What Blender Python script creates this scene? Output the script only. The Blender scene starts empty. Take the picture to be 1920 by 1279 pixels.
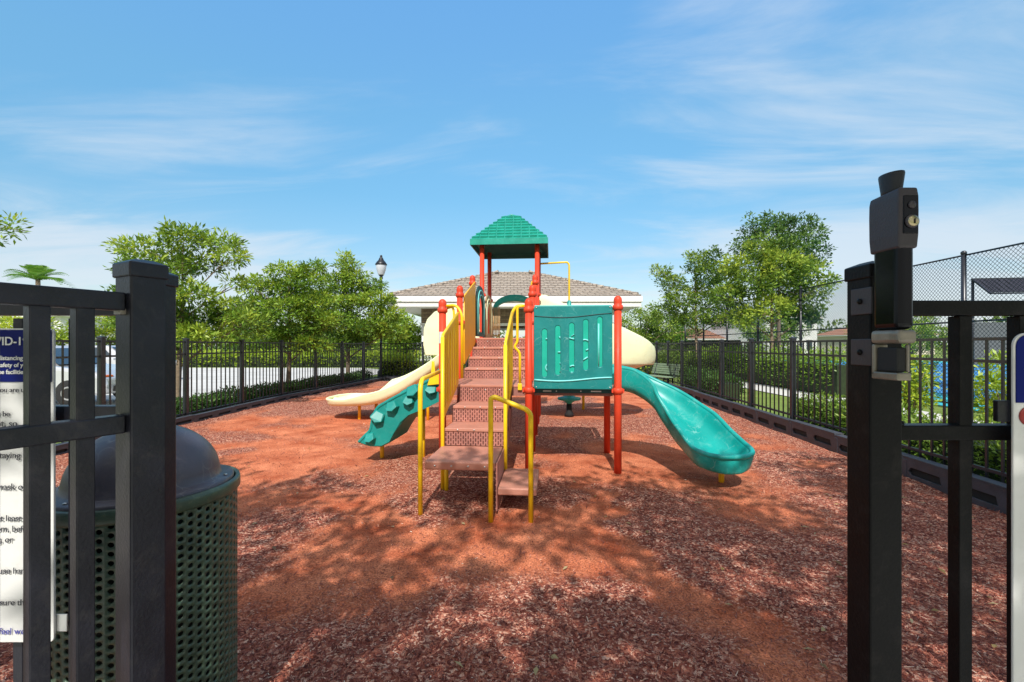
import bpy, bmesh, math, random
import numpy as np
from mathutils import Vector, Matrix, noise as mn

R = math.radians
scene = bpy.context.scene
COL = scene.collection
random.seed(7)

# ------------------------------------------------------------------ materials
def mat_new(name):
    m = bpy.data.materials.new(name); m.use_nodes = True
    nt = m.node_tree
    b = nt.nodes['Principled BSDF']
    return m, nt, b

def N(nt, t, **kw):
    n = nt.nodes.new(t)
    for k, v in kw.items():
        setattr(n, k, v)
    return n

def pm(name, col, rough=0.5, var=0.15, scale=6.0, bump=0.0, bscale=80.0, metal=0.0, spec=0.5, coat=0.0,
       dirt=None, dirt_amt=0.0, scuff=None):
    m, nt, b = mat_new(name)
    tc = N(nt, 'ShaderNodeTexCoord')
    nz = N(nt, 'ShaderNodeTexNoise'); nz.inputs['Scale'].default_value = scale; nz.inputs['Detail'].default_value = 6
    nt.links.new(tc.outputs['Object'], nz.inputs['Vector'])
    rp = N(nt, 'ShaderNodeValToRGB')
    rp.color_ramp.elements[0].position = 0.3; rp.color_ramp.elements[1].position = 0.72
    rp.color_ramp.elements[0].color = [c * (1 - var) for c in col] + [1]
    rp.color_ramp.elements[1].color = [min(1, c * (1 + var)) for c in col] + [1]
    nt.links.new(nz.outputs['Fac'], rp.inputs['Fac'])
    out = rp.outputs['Color']
    if dirt:
        n2 = N(nt, 'ShaderNodeTexNoise'); n2.inputs['Scale'].default_value = scale * 2.3; n2.inputs['Detail'].default_value = 8
        n2.inputs['Roughness'].default_value = 0.7
        nt.links.new(tc.outputs['Object'], n2.inputs['Vector'])
        r2 = N(nt, 'ShaderNodeValToRGB')
        r2.color_ramp.elements[0].position = 0.52; r2.color_ramp.elements[1].position = 0.75
        r2.color_ramp.elements[0].color = (0, 0, 0, 1); r2.color_ramp.elements[1].color = (dirt_amt,) * 3 + (1,)
        nt.links.new(n2.outputs['Fac'], r2.inputs['Fac'])
        mx = N(nt, 'ShaderNodeMix', data_type='RGBA')
        nt.links.new(r2.outputs['Color'], mx.inputs['Factor'])
        nt.links.new(out, mx.inputs['A']); mx.inputs['B'].default_value = list(dirt) + [1]
        out = mx.outputs['Result']
    if scuff:
        vo = N(nt, 'ShaderNodeTexVoronoi', feature='DISTANCE_TO_EDGE'); vo.inputs['Scale'].default_value = scuff[1]
        wv = N(nt, 'ShaderNodeTexNoise'); wv.inputs['Scale'].default_value = 3.0; wv.inputs['Detail'].default_value = 3
        nt.links.new(tc.outputs['Object'], wv.inputs['Vector'])
        ad = N(nt, 'ShaderNodeVectorMath', operation='MULTIPLY_ADD'); ad.inputs[1].default_value = (0.5, 0.5, 0.5)
        nt.links.new(wv.outputs['Color'], ad.inputs[0]); nt.links.new(tc.outputs['Object'], ad.inputs[2]); nt.links.new(ad.outputs[0], vo.inputs['Vector'])
        ln = N(nt, 'ShaderNodeMapRange'); ln.inputs['From Min'].default_value = 0.0; ln.inputs['From Max'].default_value = 0.03; ln.inputs['To Min'].default_value = 1; ln.inputs['To Max'].default_value = 0
        nt.links.new(vo.outputs['Distance'], ln.inputs['Value'])
        n3 = N(nt, 'ShaderNodeTexNoise'); n3.inputs['Scale'].default_value = 5.5; n3.inputs['Detail'].default_value = 5
        nt.links.new(tc.outputs['Object'], n3.inputs['Vector'])
        mk = N(nt, 'ShaderNodeMapRange'); mk.inputs['From Min'].default_value = 0.5; mk.inputs['From Max'].default_value = 0.68; mk.inputs['To Max'].default_value = scuff[2]
        nt.links.new(n3.outputs['Fac'], mk.inputs['Value'])
        mm = N(nt, 'ShaderNodeMath', operation='MULTIPLY'); nt.links.new(ln.outputs['Result'], mm.inputs[0]); nt.links.new(mk.outputs['Result'], mm.inputs[1])
        ms_ = N(nt, 'ShaderNodeMix', data_type='RGBA'); nt.links.new(mm.outputs[0], ms_.inputs['Factor']); nt.links.new(out, ms_.inputs['A']); ms_.inputs['B'].default_value = list(scuff[0]) + [1]
        out = ms_.outputs['Result']
    nt.links.new(out, b.inputs['Base Color'])
    rr = N(nt, 'ShaderNodeMapRange'); rr.inputs['To Min'].default_value = max(0.03, rough - 0.1); rr.inputs['To Max'].default_value = min(1, rough + 0.12)
    nt.links.new(nz.outputs['Fac'], rr.inputs['Value']); nt.links.new(rr.outputs['Result'], b.inputs['Roughness'])
    b.inputs['Metallic'].default_value = metal
    b.inputs['Specular IOR Level'].default_value = spec
    b.inputs['Coat Weight'].default_value = coat
    if bump > 0:
        nb = N(nt, 'ShaderNodeTexNoise'); nb.inputs['Scale'].default_value = bscale; nb.inputs['Detail'].default_value = 4
        nt.links.new(tc.outputs['Object'], nb.inputs['Vector'])
        bp = N(nt, 'ShaderNodeBump'); bp.inputs['Strength'].default_value = bump; bp.inputs['Distance'].default_value = 0.01
        nt.links.new(nb.outputs['Fac'], bp.inputs['Height']); nt.links.new(bp.outputs['Normal'], b.inputs['Normal'])
    return m

M = {}
M['post'] = pm('red_orange_powder_coat', (0.66, 0.058, 0.022), 0.45, 0.08, 5, 0.05, 200, spec=0.3, dirt=(0.6, 0.10, 0.04), dirt_amt=0.3, scuff=((0.45, 0.18, 0.12), 14, 0.4))
M['yellow'] = pm('yellow_powder_coat', (0.92, 0.60, 0.010), 0.38, 0.06, 5, 0.04, 200, dirt=(0.62, 0.40, 0.05), dirt_amt=0.3, scuff=((0.5, 0.32, 0.05), 16, 0.4))
M['yplastic'] = pm('yellow_plastic', (0.94, 0.50, 0.008), 0.45, 0.07, 4, 0.05, 150, dirt=(0.6, 0.33, 0.04), dirt_amt=0.3)
M['teal'] = pm('teal_plastic', (0.003, 0.200, 0.195), 0.42, 0.10, 5, 0.05, 120, dirt=(0.06, 0.30, 0.27), dirt_amt=0.35, scuff=((0.25, 0.5, 0.48), 9, 0.55))
M['tealslide'] = pm('teal_slide_plastic', (0.004, 0.32, 0.285), 0.37, 0.14, 3, 0.04, 60, dirt=(0.18, 0.50, 0.45), dirt_amt=0.5, scuff=((0.35, 0.62, 0.58), 7, 0.6))
M['climb'] = pm('teal_climber_plastic', (0.003, 0.235, 0.205), 0.45, 0.12, 4, 0.08, 120, dirt=(0.10, 0.33, 0.28), dirt_amt=0.4, scuff=((0.2, 0.45, 0.4), 8, 0.5))
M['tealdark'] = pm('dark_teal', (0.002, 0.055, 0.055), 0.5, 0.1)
M['teallight'] = pm('pale_teal', (0.18, 0.66, 0.64), 0.4, 0.08)
M['tealmid'] = pm('bright_green_plastic', (0.01, 0.42, 0.30), 0.4, 0.08)
M['roofgreen'] = pm('green_roof_plastic', (0.008, 0.30, 0.225), 0.42, 0.16, 7, 0.08, 90, dirt=(0.1, 0.5, 0.42), dirt_amt=0.3)
M['cream'] = pm('cream_plastic', (0.85, 0.86, 0.55), 0.45, 0.05, 3, 0.05, 100, dirt=(0.72, 0.68, 0.38), dirt_amt=0.35, scuff=((0.5, 0.4, 0.22), 6, 0.35))
M['tan'] = pm('tan_plastic', (0.44, 0.28, 0.13), 0.5, 0.12, 9)
M['bolt'] = pm('galvanised_bolt', (0.6, 0.6, 0.58), 0.35, 0.1, metal=0.9)
M['black'] = pm('black_aluminium', (0.016, 0.018, 0.027), 0.34, 0.25, 8, 0.06, 160, spec=0.65, dirt=(0.06, 0.058, 0.06), dirt_amt=0.4)
M['gate'] = pm('black_gate_paint', (0.0115, 0.0115, 0.0175), 0.36, 0.35, 9, 0.10, 140, spec=0.38, dirt=(0.045, 0.040, 0.038), dirt_amt=0.55, scuff=((0.05, 0.047, 0.047), 6, 0.15))
M['gateshaded'] = pm('shaded_black_gate_paint', (0.0045, 0.0042, 0.0045), 0.45, 0.35, 9, 0.10, 140, spec=0.16, dirt=(0.030, 0.025, 0.023), dirt_amt=0.45)  # darker copy of the gate paint: the right gate's shade in its colour
M['border'] = pm('black_recycled_plastic', (0.052, 0.054, 0.068), 0.5, 0.25, 7, 0.2, 60, dirt=(0.10, 0.075, 0.065), dirt_amt=0.5)
M['hole'] = pm('dark_recess', (0.012, 0.012, 0.012), 0.8, 0.1)
M['binmetal'] = pm('green_coated_steel', (0.050, 0.086, 0.056), 0.36, 0.25, 14, 0.08, 120, dirt=(0.20, 0.23, 0.12), dirt_amt=0.55, scuff=((0.25, 0.27, 0.17), 12, 0.4))
M['bindome'] = pm('charcoal_plastic_lid', (0.080, 0.068, 0.085), 0.40, 0.2, 5, 0.12, 220, dirt=(0.20, 0.17, 0.155), dirt_amt=0.55, scuff=((0.3, 0.27, 0.25), 8, 0.5))
M['binliner'] = pm('black_bin_liner', (0.006, 0.007, 0.006), 0.6, 0.3)
M['signwhite'] = pm('sign_white', (0.72, 0.71, 0.68), 0.4, 0.05, 4, dirt=(0.5, 0.47, 0.42), dirt_amt=0.35)
M['signblue'] = pm('sign_blue', (0.004, 0.010, 0.13), 0.55, 0.15, spec=0.12)
M['ink'] = pm('sign_ink', (0.05, 0.05, 0.06), 0.5, 0.1)
M['inkblue'] = pm('sign_ink_blue', (0.09, 0.09, 0.33), 0.5, 0.1)
M['signred'] = pm('sign_red', (0.30, 0.02, 0.015), 0.45, 0.2)
M['latchplastic'] = pm('latch_plastic', (0.036, 0.029, 0.034), 0.45, 0.15, 9, 0.08, 200)
M['latchgloss'] = pm('latch_gloss_tube', (0.003, 0.0035, 0.005), 0.13, 0.2, 12, spec=0.22)
M['latchknob'] = pm('latch_knob_plastic', (0.008, 0.009, 0.014), 0.5, 0.2, 12)
M['latchmetal'] = pm('latch_zinc', (0.25, 0.22, 0.175), 0.4, 0.3, 25, 0.1, 200, metal=0.45)
M['brass'] = pm('lock_brass', (0.5, 0.42, 0.25), 0.3, 0.2, 30, metal=0.9)
M['concrete'] = pm('pale_concrete', (0.62, 0.60, 0.56), 0.85, 0.08, 1.2, 0.1, 60)
M['roadmat'] = pm('bleached_concrete_road', (0.56, 0.55, 0.53), 0.9, 0.12, 0.8, 0.1, 40)
M['court'] = pm('blue_court', (0.035, 0.22, 0.50), 0.75, 0.06, 0.8)
M['courtteal'] = pm('teal_court', (0.03, 0.42, 0.52), 0.75, 0.06, 0.8)
M['wallwhite'] = pm('white_stucco', (0.80, 0.79, 0.80), 0.8, 0.04, 2, 0.1, 60)
M['wallshaded'] = pm('shaded_lavender_stucco', (0.50, 0.49, 0.55), 0.8, 0.04, 2)  # lavender tint is the back wall's shade, put into the colour
M['wallcream'] = pm('cream_stucco', (0.66, 0.60, 0.50), 0.8, 0.06, 1)
M['trim'] = pm('white_trim', (0.82, 0.81, 0.78), 0.6, 0.04)
M['glass'] = pm('window_glass', (0.03, 0.045, 0.06), 0.08, 0.2, 2, spec=0.8)
M['terracotta'] = pm('terracotta_tile', (0.40, 0.20, 0.13), 0.8, 0.25, 3, 0.3, 9)
M['lampglass'] = pm('frosted_lamp_glass', (0.58, 0.61, 0.67), 0.25, 0.05)
M['lampblack'] = pm('lamp_iron', (0.010, 0.012, 0.018), 0.4, 0.2)
M['bench'] = pm('green_bench_slats', (0.20, 0.27, 0.16), 0.45, 0.2, 12)
M['carpaint'] = pm('silver_car_paint', (0.62, 0.63, 0.66), 0.22, 0.04, 2, metal=0.3, coat=0.8)
M['tyre'] = pm('tyre_rubber', (0.012, 0.012, 0.012), 0.8, 0.2)
M['rim'] = pm('alloy_rim', (0.55, 0.55, 0.56), 0.3, 0.1, metal=0.8)
M['headlight'] = pm('orange_lens', (0.75, 0.16, 0.03), 0.2, 0.1)
M['bark'] = pm('grey_brown_bark', (0.21, 0.155, 0.105), 0.9, 0.35, 14, 0.6, 30)
M['canopy'] = pm('dark_shade_cloth', (0.016, 0.016, 0.03), 0.8, 0.3, 20)
M['windscreen'] = pm('grey_wind_screen', (0.12, 0.125, 0.12), 0.9, 0.15, 6)

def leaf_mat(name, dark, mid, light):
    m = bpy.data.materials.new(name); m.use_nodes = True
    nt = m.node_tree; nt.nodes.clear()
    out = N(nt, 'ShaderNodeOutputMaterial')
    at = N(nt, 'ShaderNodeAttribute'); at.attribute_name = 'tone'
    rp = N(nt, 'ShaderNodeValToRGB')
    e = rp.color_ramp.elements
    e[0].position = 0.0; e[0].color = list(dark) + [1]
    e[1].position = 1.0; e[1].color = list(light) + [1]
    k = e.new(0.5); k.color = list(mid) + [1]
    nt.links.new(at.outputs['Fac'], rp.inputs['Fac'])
    p = N(nt, 'ShaderNodeBsdfPrincipled'); p.inputs['Roughness'].default_value = 0.42
    p.inputs['Specular IOR Level'].default_value = 0.35
    tr = N(nt, 'ShaderNodeBsdfTranslucent')
    hs = N(nt, 'ShaderNodeHueSaturation'); hs.inputs['Hue'].default_value = 0.485; hs.inputs['Value'].default_value = 1.35
    nt.links.new(rp.outputs['Color'], hs.inputs['Color'])
    nt.links.new(hs.outputs['Color'], tr.inputs['Color'])
    nt.links.new(rp.outputs['Color'], p.inputs['Base Color'])
    mx = N(nt, 'ShaderNodeMixShader'); mx.inputs[0].default_value = 0.30
    nt.links.new(p.outputs[0], mx.inputs[1]); nt.links.new(tr.outputs[0], mx.inputs[2])
    nt.links.new(mx.outputs[0], out.inputs['Surface'])
    return m
M['leaf_olive'] = leaf_mat('olive_tree_leaf', (0.040, 0.105, 0.016), (0.185, 0.320, 0.034), (0.45, 0.555, 0.065))
M['leaf_green'] = leaf_mat('green_tree_leaf', (0.045, 0.115, 0.018), (0.19, 0.335, 0.034), (0.43, 0.53, 0.060))
M['leaf_oak'] = leaf_mat('oak_leaf', (0.040, 0.095, 0.016), (0.17, 0.285, 0.038), (0.44, 0.53, 0.070))
M['leaf_oakdark'] = leaf_mat('dark_oak_leaf', (0.025, 0.065, 0.018), (0.085, 0.175, 0.035), (0.22, 0.34, 0.07))
M['leaf_hedge'] = leaf_mat('hedge_leaf', (0.022, 0.062, 0.014), (0.065, 0.145, 0.027), (0.16, 0.27, 0.045))
M['leaf_lime'] = leaf_mat('lime_hedge_leaf', (0.10, 0.18, 0.02), (0.32, 0.45, 0.035), (0.60, 0.64, 0.08))
M['leaf_palm'] = leaf_mat('palm_leaf', (0.03, 0.10, 0.015), (0.10, 0.26, 0.03), (0.28, 0.44, 0.06))
M['leaf_far'] = leaf_mat('far_tree_leaf', (0.04, 0.09, 0.02), (0.12, 0.2, 0.04), (0.26, 0.33, 0.06))

M['leaf_dead'] = leaf_mat('fallen_leaf', (0.16, 0.07, 0.03), (0.42, 0.30, 0.10), (0.62, 0.55, 0.30))
def chip_mat():
    m, nt, b = mat_new('wood_chip')
    at = N(nt, 'ShaderNodeAttribute'); at.attribute_name = 'tone'
    rp = N(nt, 'ShaderNodeValToRGB'); e = rp.color_ramp.elements
    e[0].position = 0; e[0].color = (0.080, 0.024, 0.019, 1)
    e[1].position = 1; e[1].color = (0.74, 0.62, 0.50, 1)
    for p_, c in ((0.3, (0.22, 0.054, 0.035)), (0.6, (0.47, 0.150, 0.090)), (0.85, (0.72, 0.38, 0.25))):
        k = e.new(p_); k.color = list(c) + [1]
    nt.links.new(at.outputs['Fac'], rp.inputs['Fac']); nt.links.new(rp.outputs['Color'], b.inputs['Base Color'])
    b.inputs['Roughness'].default_value = 0.75
    return m
M['chip'] = chip_mat()

def mulch_mat():
    m, nt, b = mat_new('red_mulch_ground')
    tc = N(nt, 'ShaderNodeTexCoord')
    at = N(nt, 'ShaderNodeAttribute'); at.attribute_name = 'chip'
    # fine orange dust
    n1 = N(nt, 'ShaderNodeTexNoise'); n1.inputs['Scale'].default_value = 2.2; n1.inputs['Detail'].default_value = 9; n1.inputs['Roughness'].default_value = 0.65
    nt.links.new(tc.outputs['Object'], n1.inputs['Vector'])
    r1 = N(nt, 'ShaderNodeValToRGB'); e = r1.color_ramp.elements
    e[0].position = 0.3; e[0].color = (0.39, 0.080, 0.030, 1)
    e[1].position = 0.7; e[1].color = (0.80, 0.275, 0.135, 1)
    nt.links.new(n1.outputs['Fac'], r1.inputs['Fac'])
    ng = N(nt, 'ShaderNodeTexNoise'); ng.inputs['Scale'].default_value = 95; ng.inputs['Detail'].default_value = 4
    nt.links.new(tc.outputs['Object'], ng.inputs['Vector'])
    rg = N(nt, 'ShaderNodeValToRGB'); rg.color_ramp.elements[0].position = 0.30; rg.color_ramp.elements[1].position = 0.68
    rg.color_ramp.elements[0].color = (0.40, 0.34, 0.32, 1); rg.color_ramp.elements[1].color = (1.30, 1.36, 1.42, 1)
    nt.links.new(ng.outputs['Fac'], rg.inputs['Fac'])
    mg = N(nt, 'ShaderNodeMix', data_type='RGBA', blend_type='MULTIPLY'); mg.inputs['Factor'].default_value = 1
    nt.links.new(r1.outputs['Color'], mg.inputs['A']); nt.links.new(rg.outputs['Color'], mg.inputs['B'])
    # chips: stretched voronoi cells
    mp = N(nt, 'ShaderNodeMapping'); mp.inputs['Scale'].default_value = (1, 1, 1)
    nw = N(nt, 'ShaderNodeTexNoise'); nw.inputs['Scale'].default_value = 14
    nt.links.new(tc.outputs['Object'], nw.inputs['Vector'])
    av = N(nt, 'ShaderNodeVectorMath', operation='MULTIPLY_ADD'); av.inputs[1].default_value = (0.08, 0.08, 0.08)
    nt.links.new(nw.outputs['Color'], av.inputs[0]); nt.links.new(tc.outputs['Object'], av.inputs[2])
    vo = N(nt, 'ShaderNodeTexVoronoi'); vo.inputs['Scale'].default_value = 72; vo.inputs['Randomness'].default_value = 1
    nt.links.new(av.outputs[0], vo.inputs['Vector'])
    sep = N(nt, 'ShaderNodeSeparateColor'); nt.links.new(vo.outputs['Color'], sep.inputs['Color'])
    rc = N(nt, 'ShaderNodeValToRGB'); e = rc.color_ramp.elements
    e[0].position = 0; e[0].color = (0.11, 0.026, 0.020, 1)
    e[1].position = 1; e[1].color = (0.84, 0.52, 0.37, 1)
    for p_, c in ((0.35, (0.27, 0.070, 0.044)), (0.7, (0.54, 0.190, 0.115))):
        k = e.new(p_); k.color = list(c) + [1]
    nt.links.new(sep.outputs['Red'], rc.inputs['Fac'])
    # mask
    nm = N(nt, 'ShaderNodeTexNoise'); nm.inputs['Scale'].default_value = 22; nm.inputs['Detail'].default_value = 6; nm.inputs['Roughness'].default_value = 0.75
    nt.links.new(tc.outputs['Object'], nm.inputs['Vector'])
    ma = N(nt, 'ShaderNodeMath', operation='MULTIPLY_ADD'); ma.inputs[1].default_value = 1.1; ma.inputs[2].default_value = -0.55
    nt.links.new(nm.outputs['Fac'], ma.inputs[0])
    mb = N(nt, 'ShaderNodeMath', operation='ADD', use_clamp=True)
    nt.links.new(ma.outputs[0], mb.inputs[0]); nt.links.new(at.outputs['Fac'], mb.inputs[1])
    ms = N(nt, 'ShaderNodeMapRange', interpolation_type='SMOOTHSTEP'); ms.inputs['From Min'].default_value = 0.10; ms.inputs['From Max'].default_value = 0.90
    nt.links.new(mb.outputs[0], ms.inputs['Value'])
    mx = N(nt, 'ShaderNodeMix', data_type='RGBA')
    nt.links.new(ms.outputs['Result'], mx.inputs['Factor'])
    nt.links.new(mg.outputs['Result'], mx.inputs['A']); nt.links.new(rc.outputs['Color'], mx.inputs['B'])
    nt.links.new(mx.outputs['Result'], b.inputs['Base Color'])
    b.inputs['Roughness'].default_value = 0.9; b.inputs['Specular IOR Level'].default_value = 0.15
    hb = N(nt, 'ShaderNodeMath', operation='MULTIPLY'); nt.links.new(sep.outputs['Green'], hb.inputs[0]); nt.links.new(ms.outputs['Result'], hb.inputs[1])
    h2 = N(nt, 'ShaderNodeMath', operation='MULTIPLY_ADD'); h2.inputs[1].default_value = 0.35
    nt.links.new(ng.outputs['Fac'], h2.inputs[0]); nt.links.new(hb.outputs[0], h2.inputs[2])
    bp = N(nt, 'ShaderNodeBump'); bp.inputs['Strength'].default_value = 0.8; bp.inputs['Distance'].default_value = 0.02
    nt.links.new(h2.outputs[0], bp.inputs['Height']); nt.links.new(bp.outputs['Normal'], b.inputs['Normal'])
    return m
M['mulch'] = mulch_mat()

def grass_mat():
    m, nt, b = mat_new('lawn_grass')
    tc = N(nt, 'ShaderNodeTexCoord')
    n1 = N(nt, 'ShaderNodeTexNoise'); n1.inputs['Scale'].default_value = 0.7; n1.inputs['Detail'].default_value = 10; n1.inputs['Roughness'].default_value = 0.7
    nt.links.new(tc.outputs['Object'], n1.inputs['Vector'])
    r1 = N(nt, 'ShaderNodeValToRGB'); e = r1.color_ramp.elements
    e[0].position = 0.3; e[0].color = (0.085, 0.15, 0.022, 1); e[1].position = 0.7; e[1].color = (0.26, 0.34, 0.06, 1)
    nt.links.new(n1.outputs['Fac'], r1.inputs['Fac'])
    n2 = N(nt, 'ShaderNodeTexNoise'); n2.inputs['Scale'].default_value = 60; n2.inputs['Detail'].default_value = 5
    nt.links.new(tc.outputs['Object'], n2.inputs['Vector'])
    r2 = N(nt, 'ShaderNodeValToRGB'); r2.color_ramp.elements[0].color = (0.5, 0.5, 0.5, 1); r2.color_ramp.elements[1].color = (1.4, 1.4, 1.4, 1)
    r2.color_ramp.elements[0].position = 0.3; r2.color_ramp.elements[1].position = 0.7
    nt.links.new(n2.outputs['Fac'], r2.inputs['Fac'])
    mg = N(nt, 'ShaderNodeMix', data_type='RGBA', blend_type='MULTIPLY'); mg.inputs['Factor'].default_value = 1
    nt.links.new(r1.outputs['Color'], mg.inputs['A']); nt.links.new(r2.outputs['Color'], mg.inputs['B'])
    nt.links.new(mg.outputs['Result'], b.inputs['Base Color']); b.inputs['Roughness'].default_value = 0.9
    bp = N(nt, 'ShaderNodeBump'); bp.inputs['Strength'].default_value = 0.7; bp.inputs['Distance'].default_value = 0.03
    nt.links.new(n2.outputs['Fac'], bp.inputs['Height']); nt.links.new(bp.outputs['Normal'], b.inputs['Normal'])
    return m
M['grass'] = grass_mat()

def pattern_mat(name, c1, c2, mortar, bw, rh, ms, swap='xz', offset=0.5, rough=0.6, bump=0.5, var=0.25):
    """brick-pattern surface; swap picks which object axes run along the rows"""
    m, nt, b = mat_new(name)
    tc = N(nt, 'ShaderNodeTexCoord'); sp = N(nt, 'ShaderNodeSeparateXYZ'); cb = N(nt, 'ShaderNodeCombineXYZ')
    nt.links.new(tc.outputs['Object'], sp.inputs[0])
    nt.links.new(sp.outputs['XYZ'.index(swap[0].upper())], cb.inputs[0]); nt.links.new(sp.outputs['XYZ'.index(swap[1].upper())], cb.inputs[1])
    br = N(nt, 'ShaderNodeTexBrick'); br.offset = offset
    br.inputs['Scale'].default_value = 1; br.inputs['Brick Width'].default_value = bw; br.inputs['Row Height'].default_value = rh
    br.inputs['Mortar Size'].default_value = ms; br.inputs['Mortar Smooth'].default_value = 0.2; br.inputs['Bias'].default_value = 0
    br.inputs['Color1'].default_value = list(c1) + [1]; br.inputs['Color2'].default_value = list(c2) + [1]; br.inputs['Mortar'].default_value = list(mortar) + [1]
    nt.links.new(cb.outputs[0], br.inputs['Vector'])
    nz = N(nt, 'ShaderNodeTexNoise'); nz.inputs['Scale'].default_value = 7; nz.inputs['Detail'].default_value = 6
    nt.links.new(tc.outputs['Object'], nz.inputs['Vector'])
    r2 = N(nt, 'ShaderNodeValToRGB'); r2.color_ramp.elements[0].color = (1 - var,) * 3 + (1,); r2.color_ramp.elements[1].color = (1 + var,) * 3 + (1,)
    r2.color_ramp.elements[0].position = 0.3; r2.color_ramp.elements[1].position = 0.7
    nt.links.new(nz.outputs['Fac'], r2.inputs['Fac'])
    mg = N(nt, 'ShaderNodeMix', data_type='RGBA', blend_type='MULTIPLY'); mg.inputs['Factor'].default_value = 1
    nt.links.new(br.outputs['Color'], mg.inputs['A']); nt.links.new(r2.outputs['Color'], mg.inputs['B'])
    nt.links.new(mg.outputs['Result'], b.inputs['Base Color']); b.inputs['Roughness'].default_value = rough
    bp = N(nt, 'ShaderNodeBump'); bp.inputs['Strength'].default_value = bump; bp.inputs['Distance'].default_value = 0.01; bp.invert = True
    nt.links.new(br.outputs['Fac'], bp.inputs['Height']); nt.links.new(bp.outputs['Normal'], b.inputs['Normal'])
    return m
M['riser'] = pattern_mat('slotted_brown_riser', (0.085, 0.026, 0.022), (0.13, 0.04, 0.03), (0.42, 0.175, 0.135), 0.052, 0.026, 0.0075, 'zx', 0.5, 0.55, 0.4)
M['tread'] = pm('brown_coated_tread', (0.50, 0.215, 0.150), 0.5, 0.10, 6, 0.25, 160, dirt=(0.5, 0.27, 0.2), dirt_amt=0.4)
M['skirt'] = pm('brown_coated_steel', (0.30, 0.12, 0.095), 0.5, 0.12, 8, 0.15, 120)
M['brick'] = pattern_mat('ledger_stone', (0.34, 0.25, 0.17), (0.20, 0.14, 0.10), (0.10, 0.08, 0.06), 0.42, 0.11, 0.008, 'xz', 0.5, 0.85, 0.8)
M['rooftile'] = pattern_mat('grey_brown_roof_tile', (0.43, 0.37, 0.31), (0.37, 0.315, 0.265), (0.17, 0.14, 0.12), 0.36, 0.145, 0.024, 'xz', 0.5, 0.85, 0.4, 0.25)  # dark row lines paint the shadow under each tile course

# ------------------------------------------------------------------ helpers
def put(o, parent=None):
    COL.objects.link(o)
    if parent is not None: o.parent = parent
    return o

def tag(o, label=None, cat=None, group=None, kind=None):
    if label: o['label'] = label
    if cat: o['category'] = cat
    if group: o['group'] = group
    if kind: o['kind'] = kind
    return o

def thing(name, label, cat, loc=(0, 0, 0), rz=0.0, group=None):
    o = bpy.data.objects.new(name, None); o.empty_display_size = 0.2
    o.location = loc; o.rotation_euler = (0, 0, rz)
    put(o); return tag(o, label, cat, group)

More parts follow.
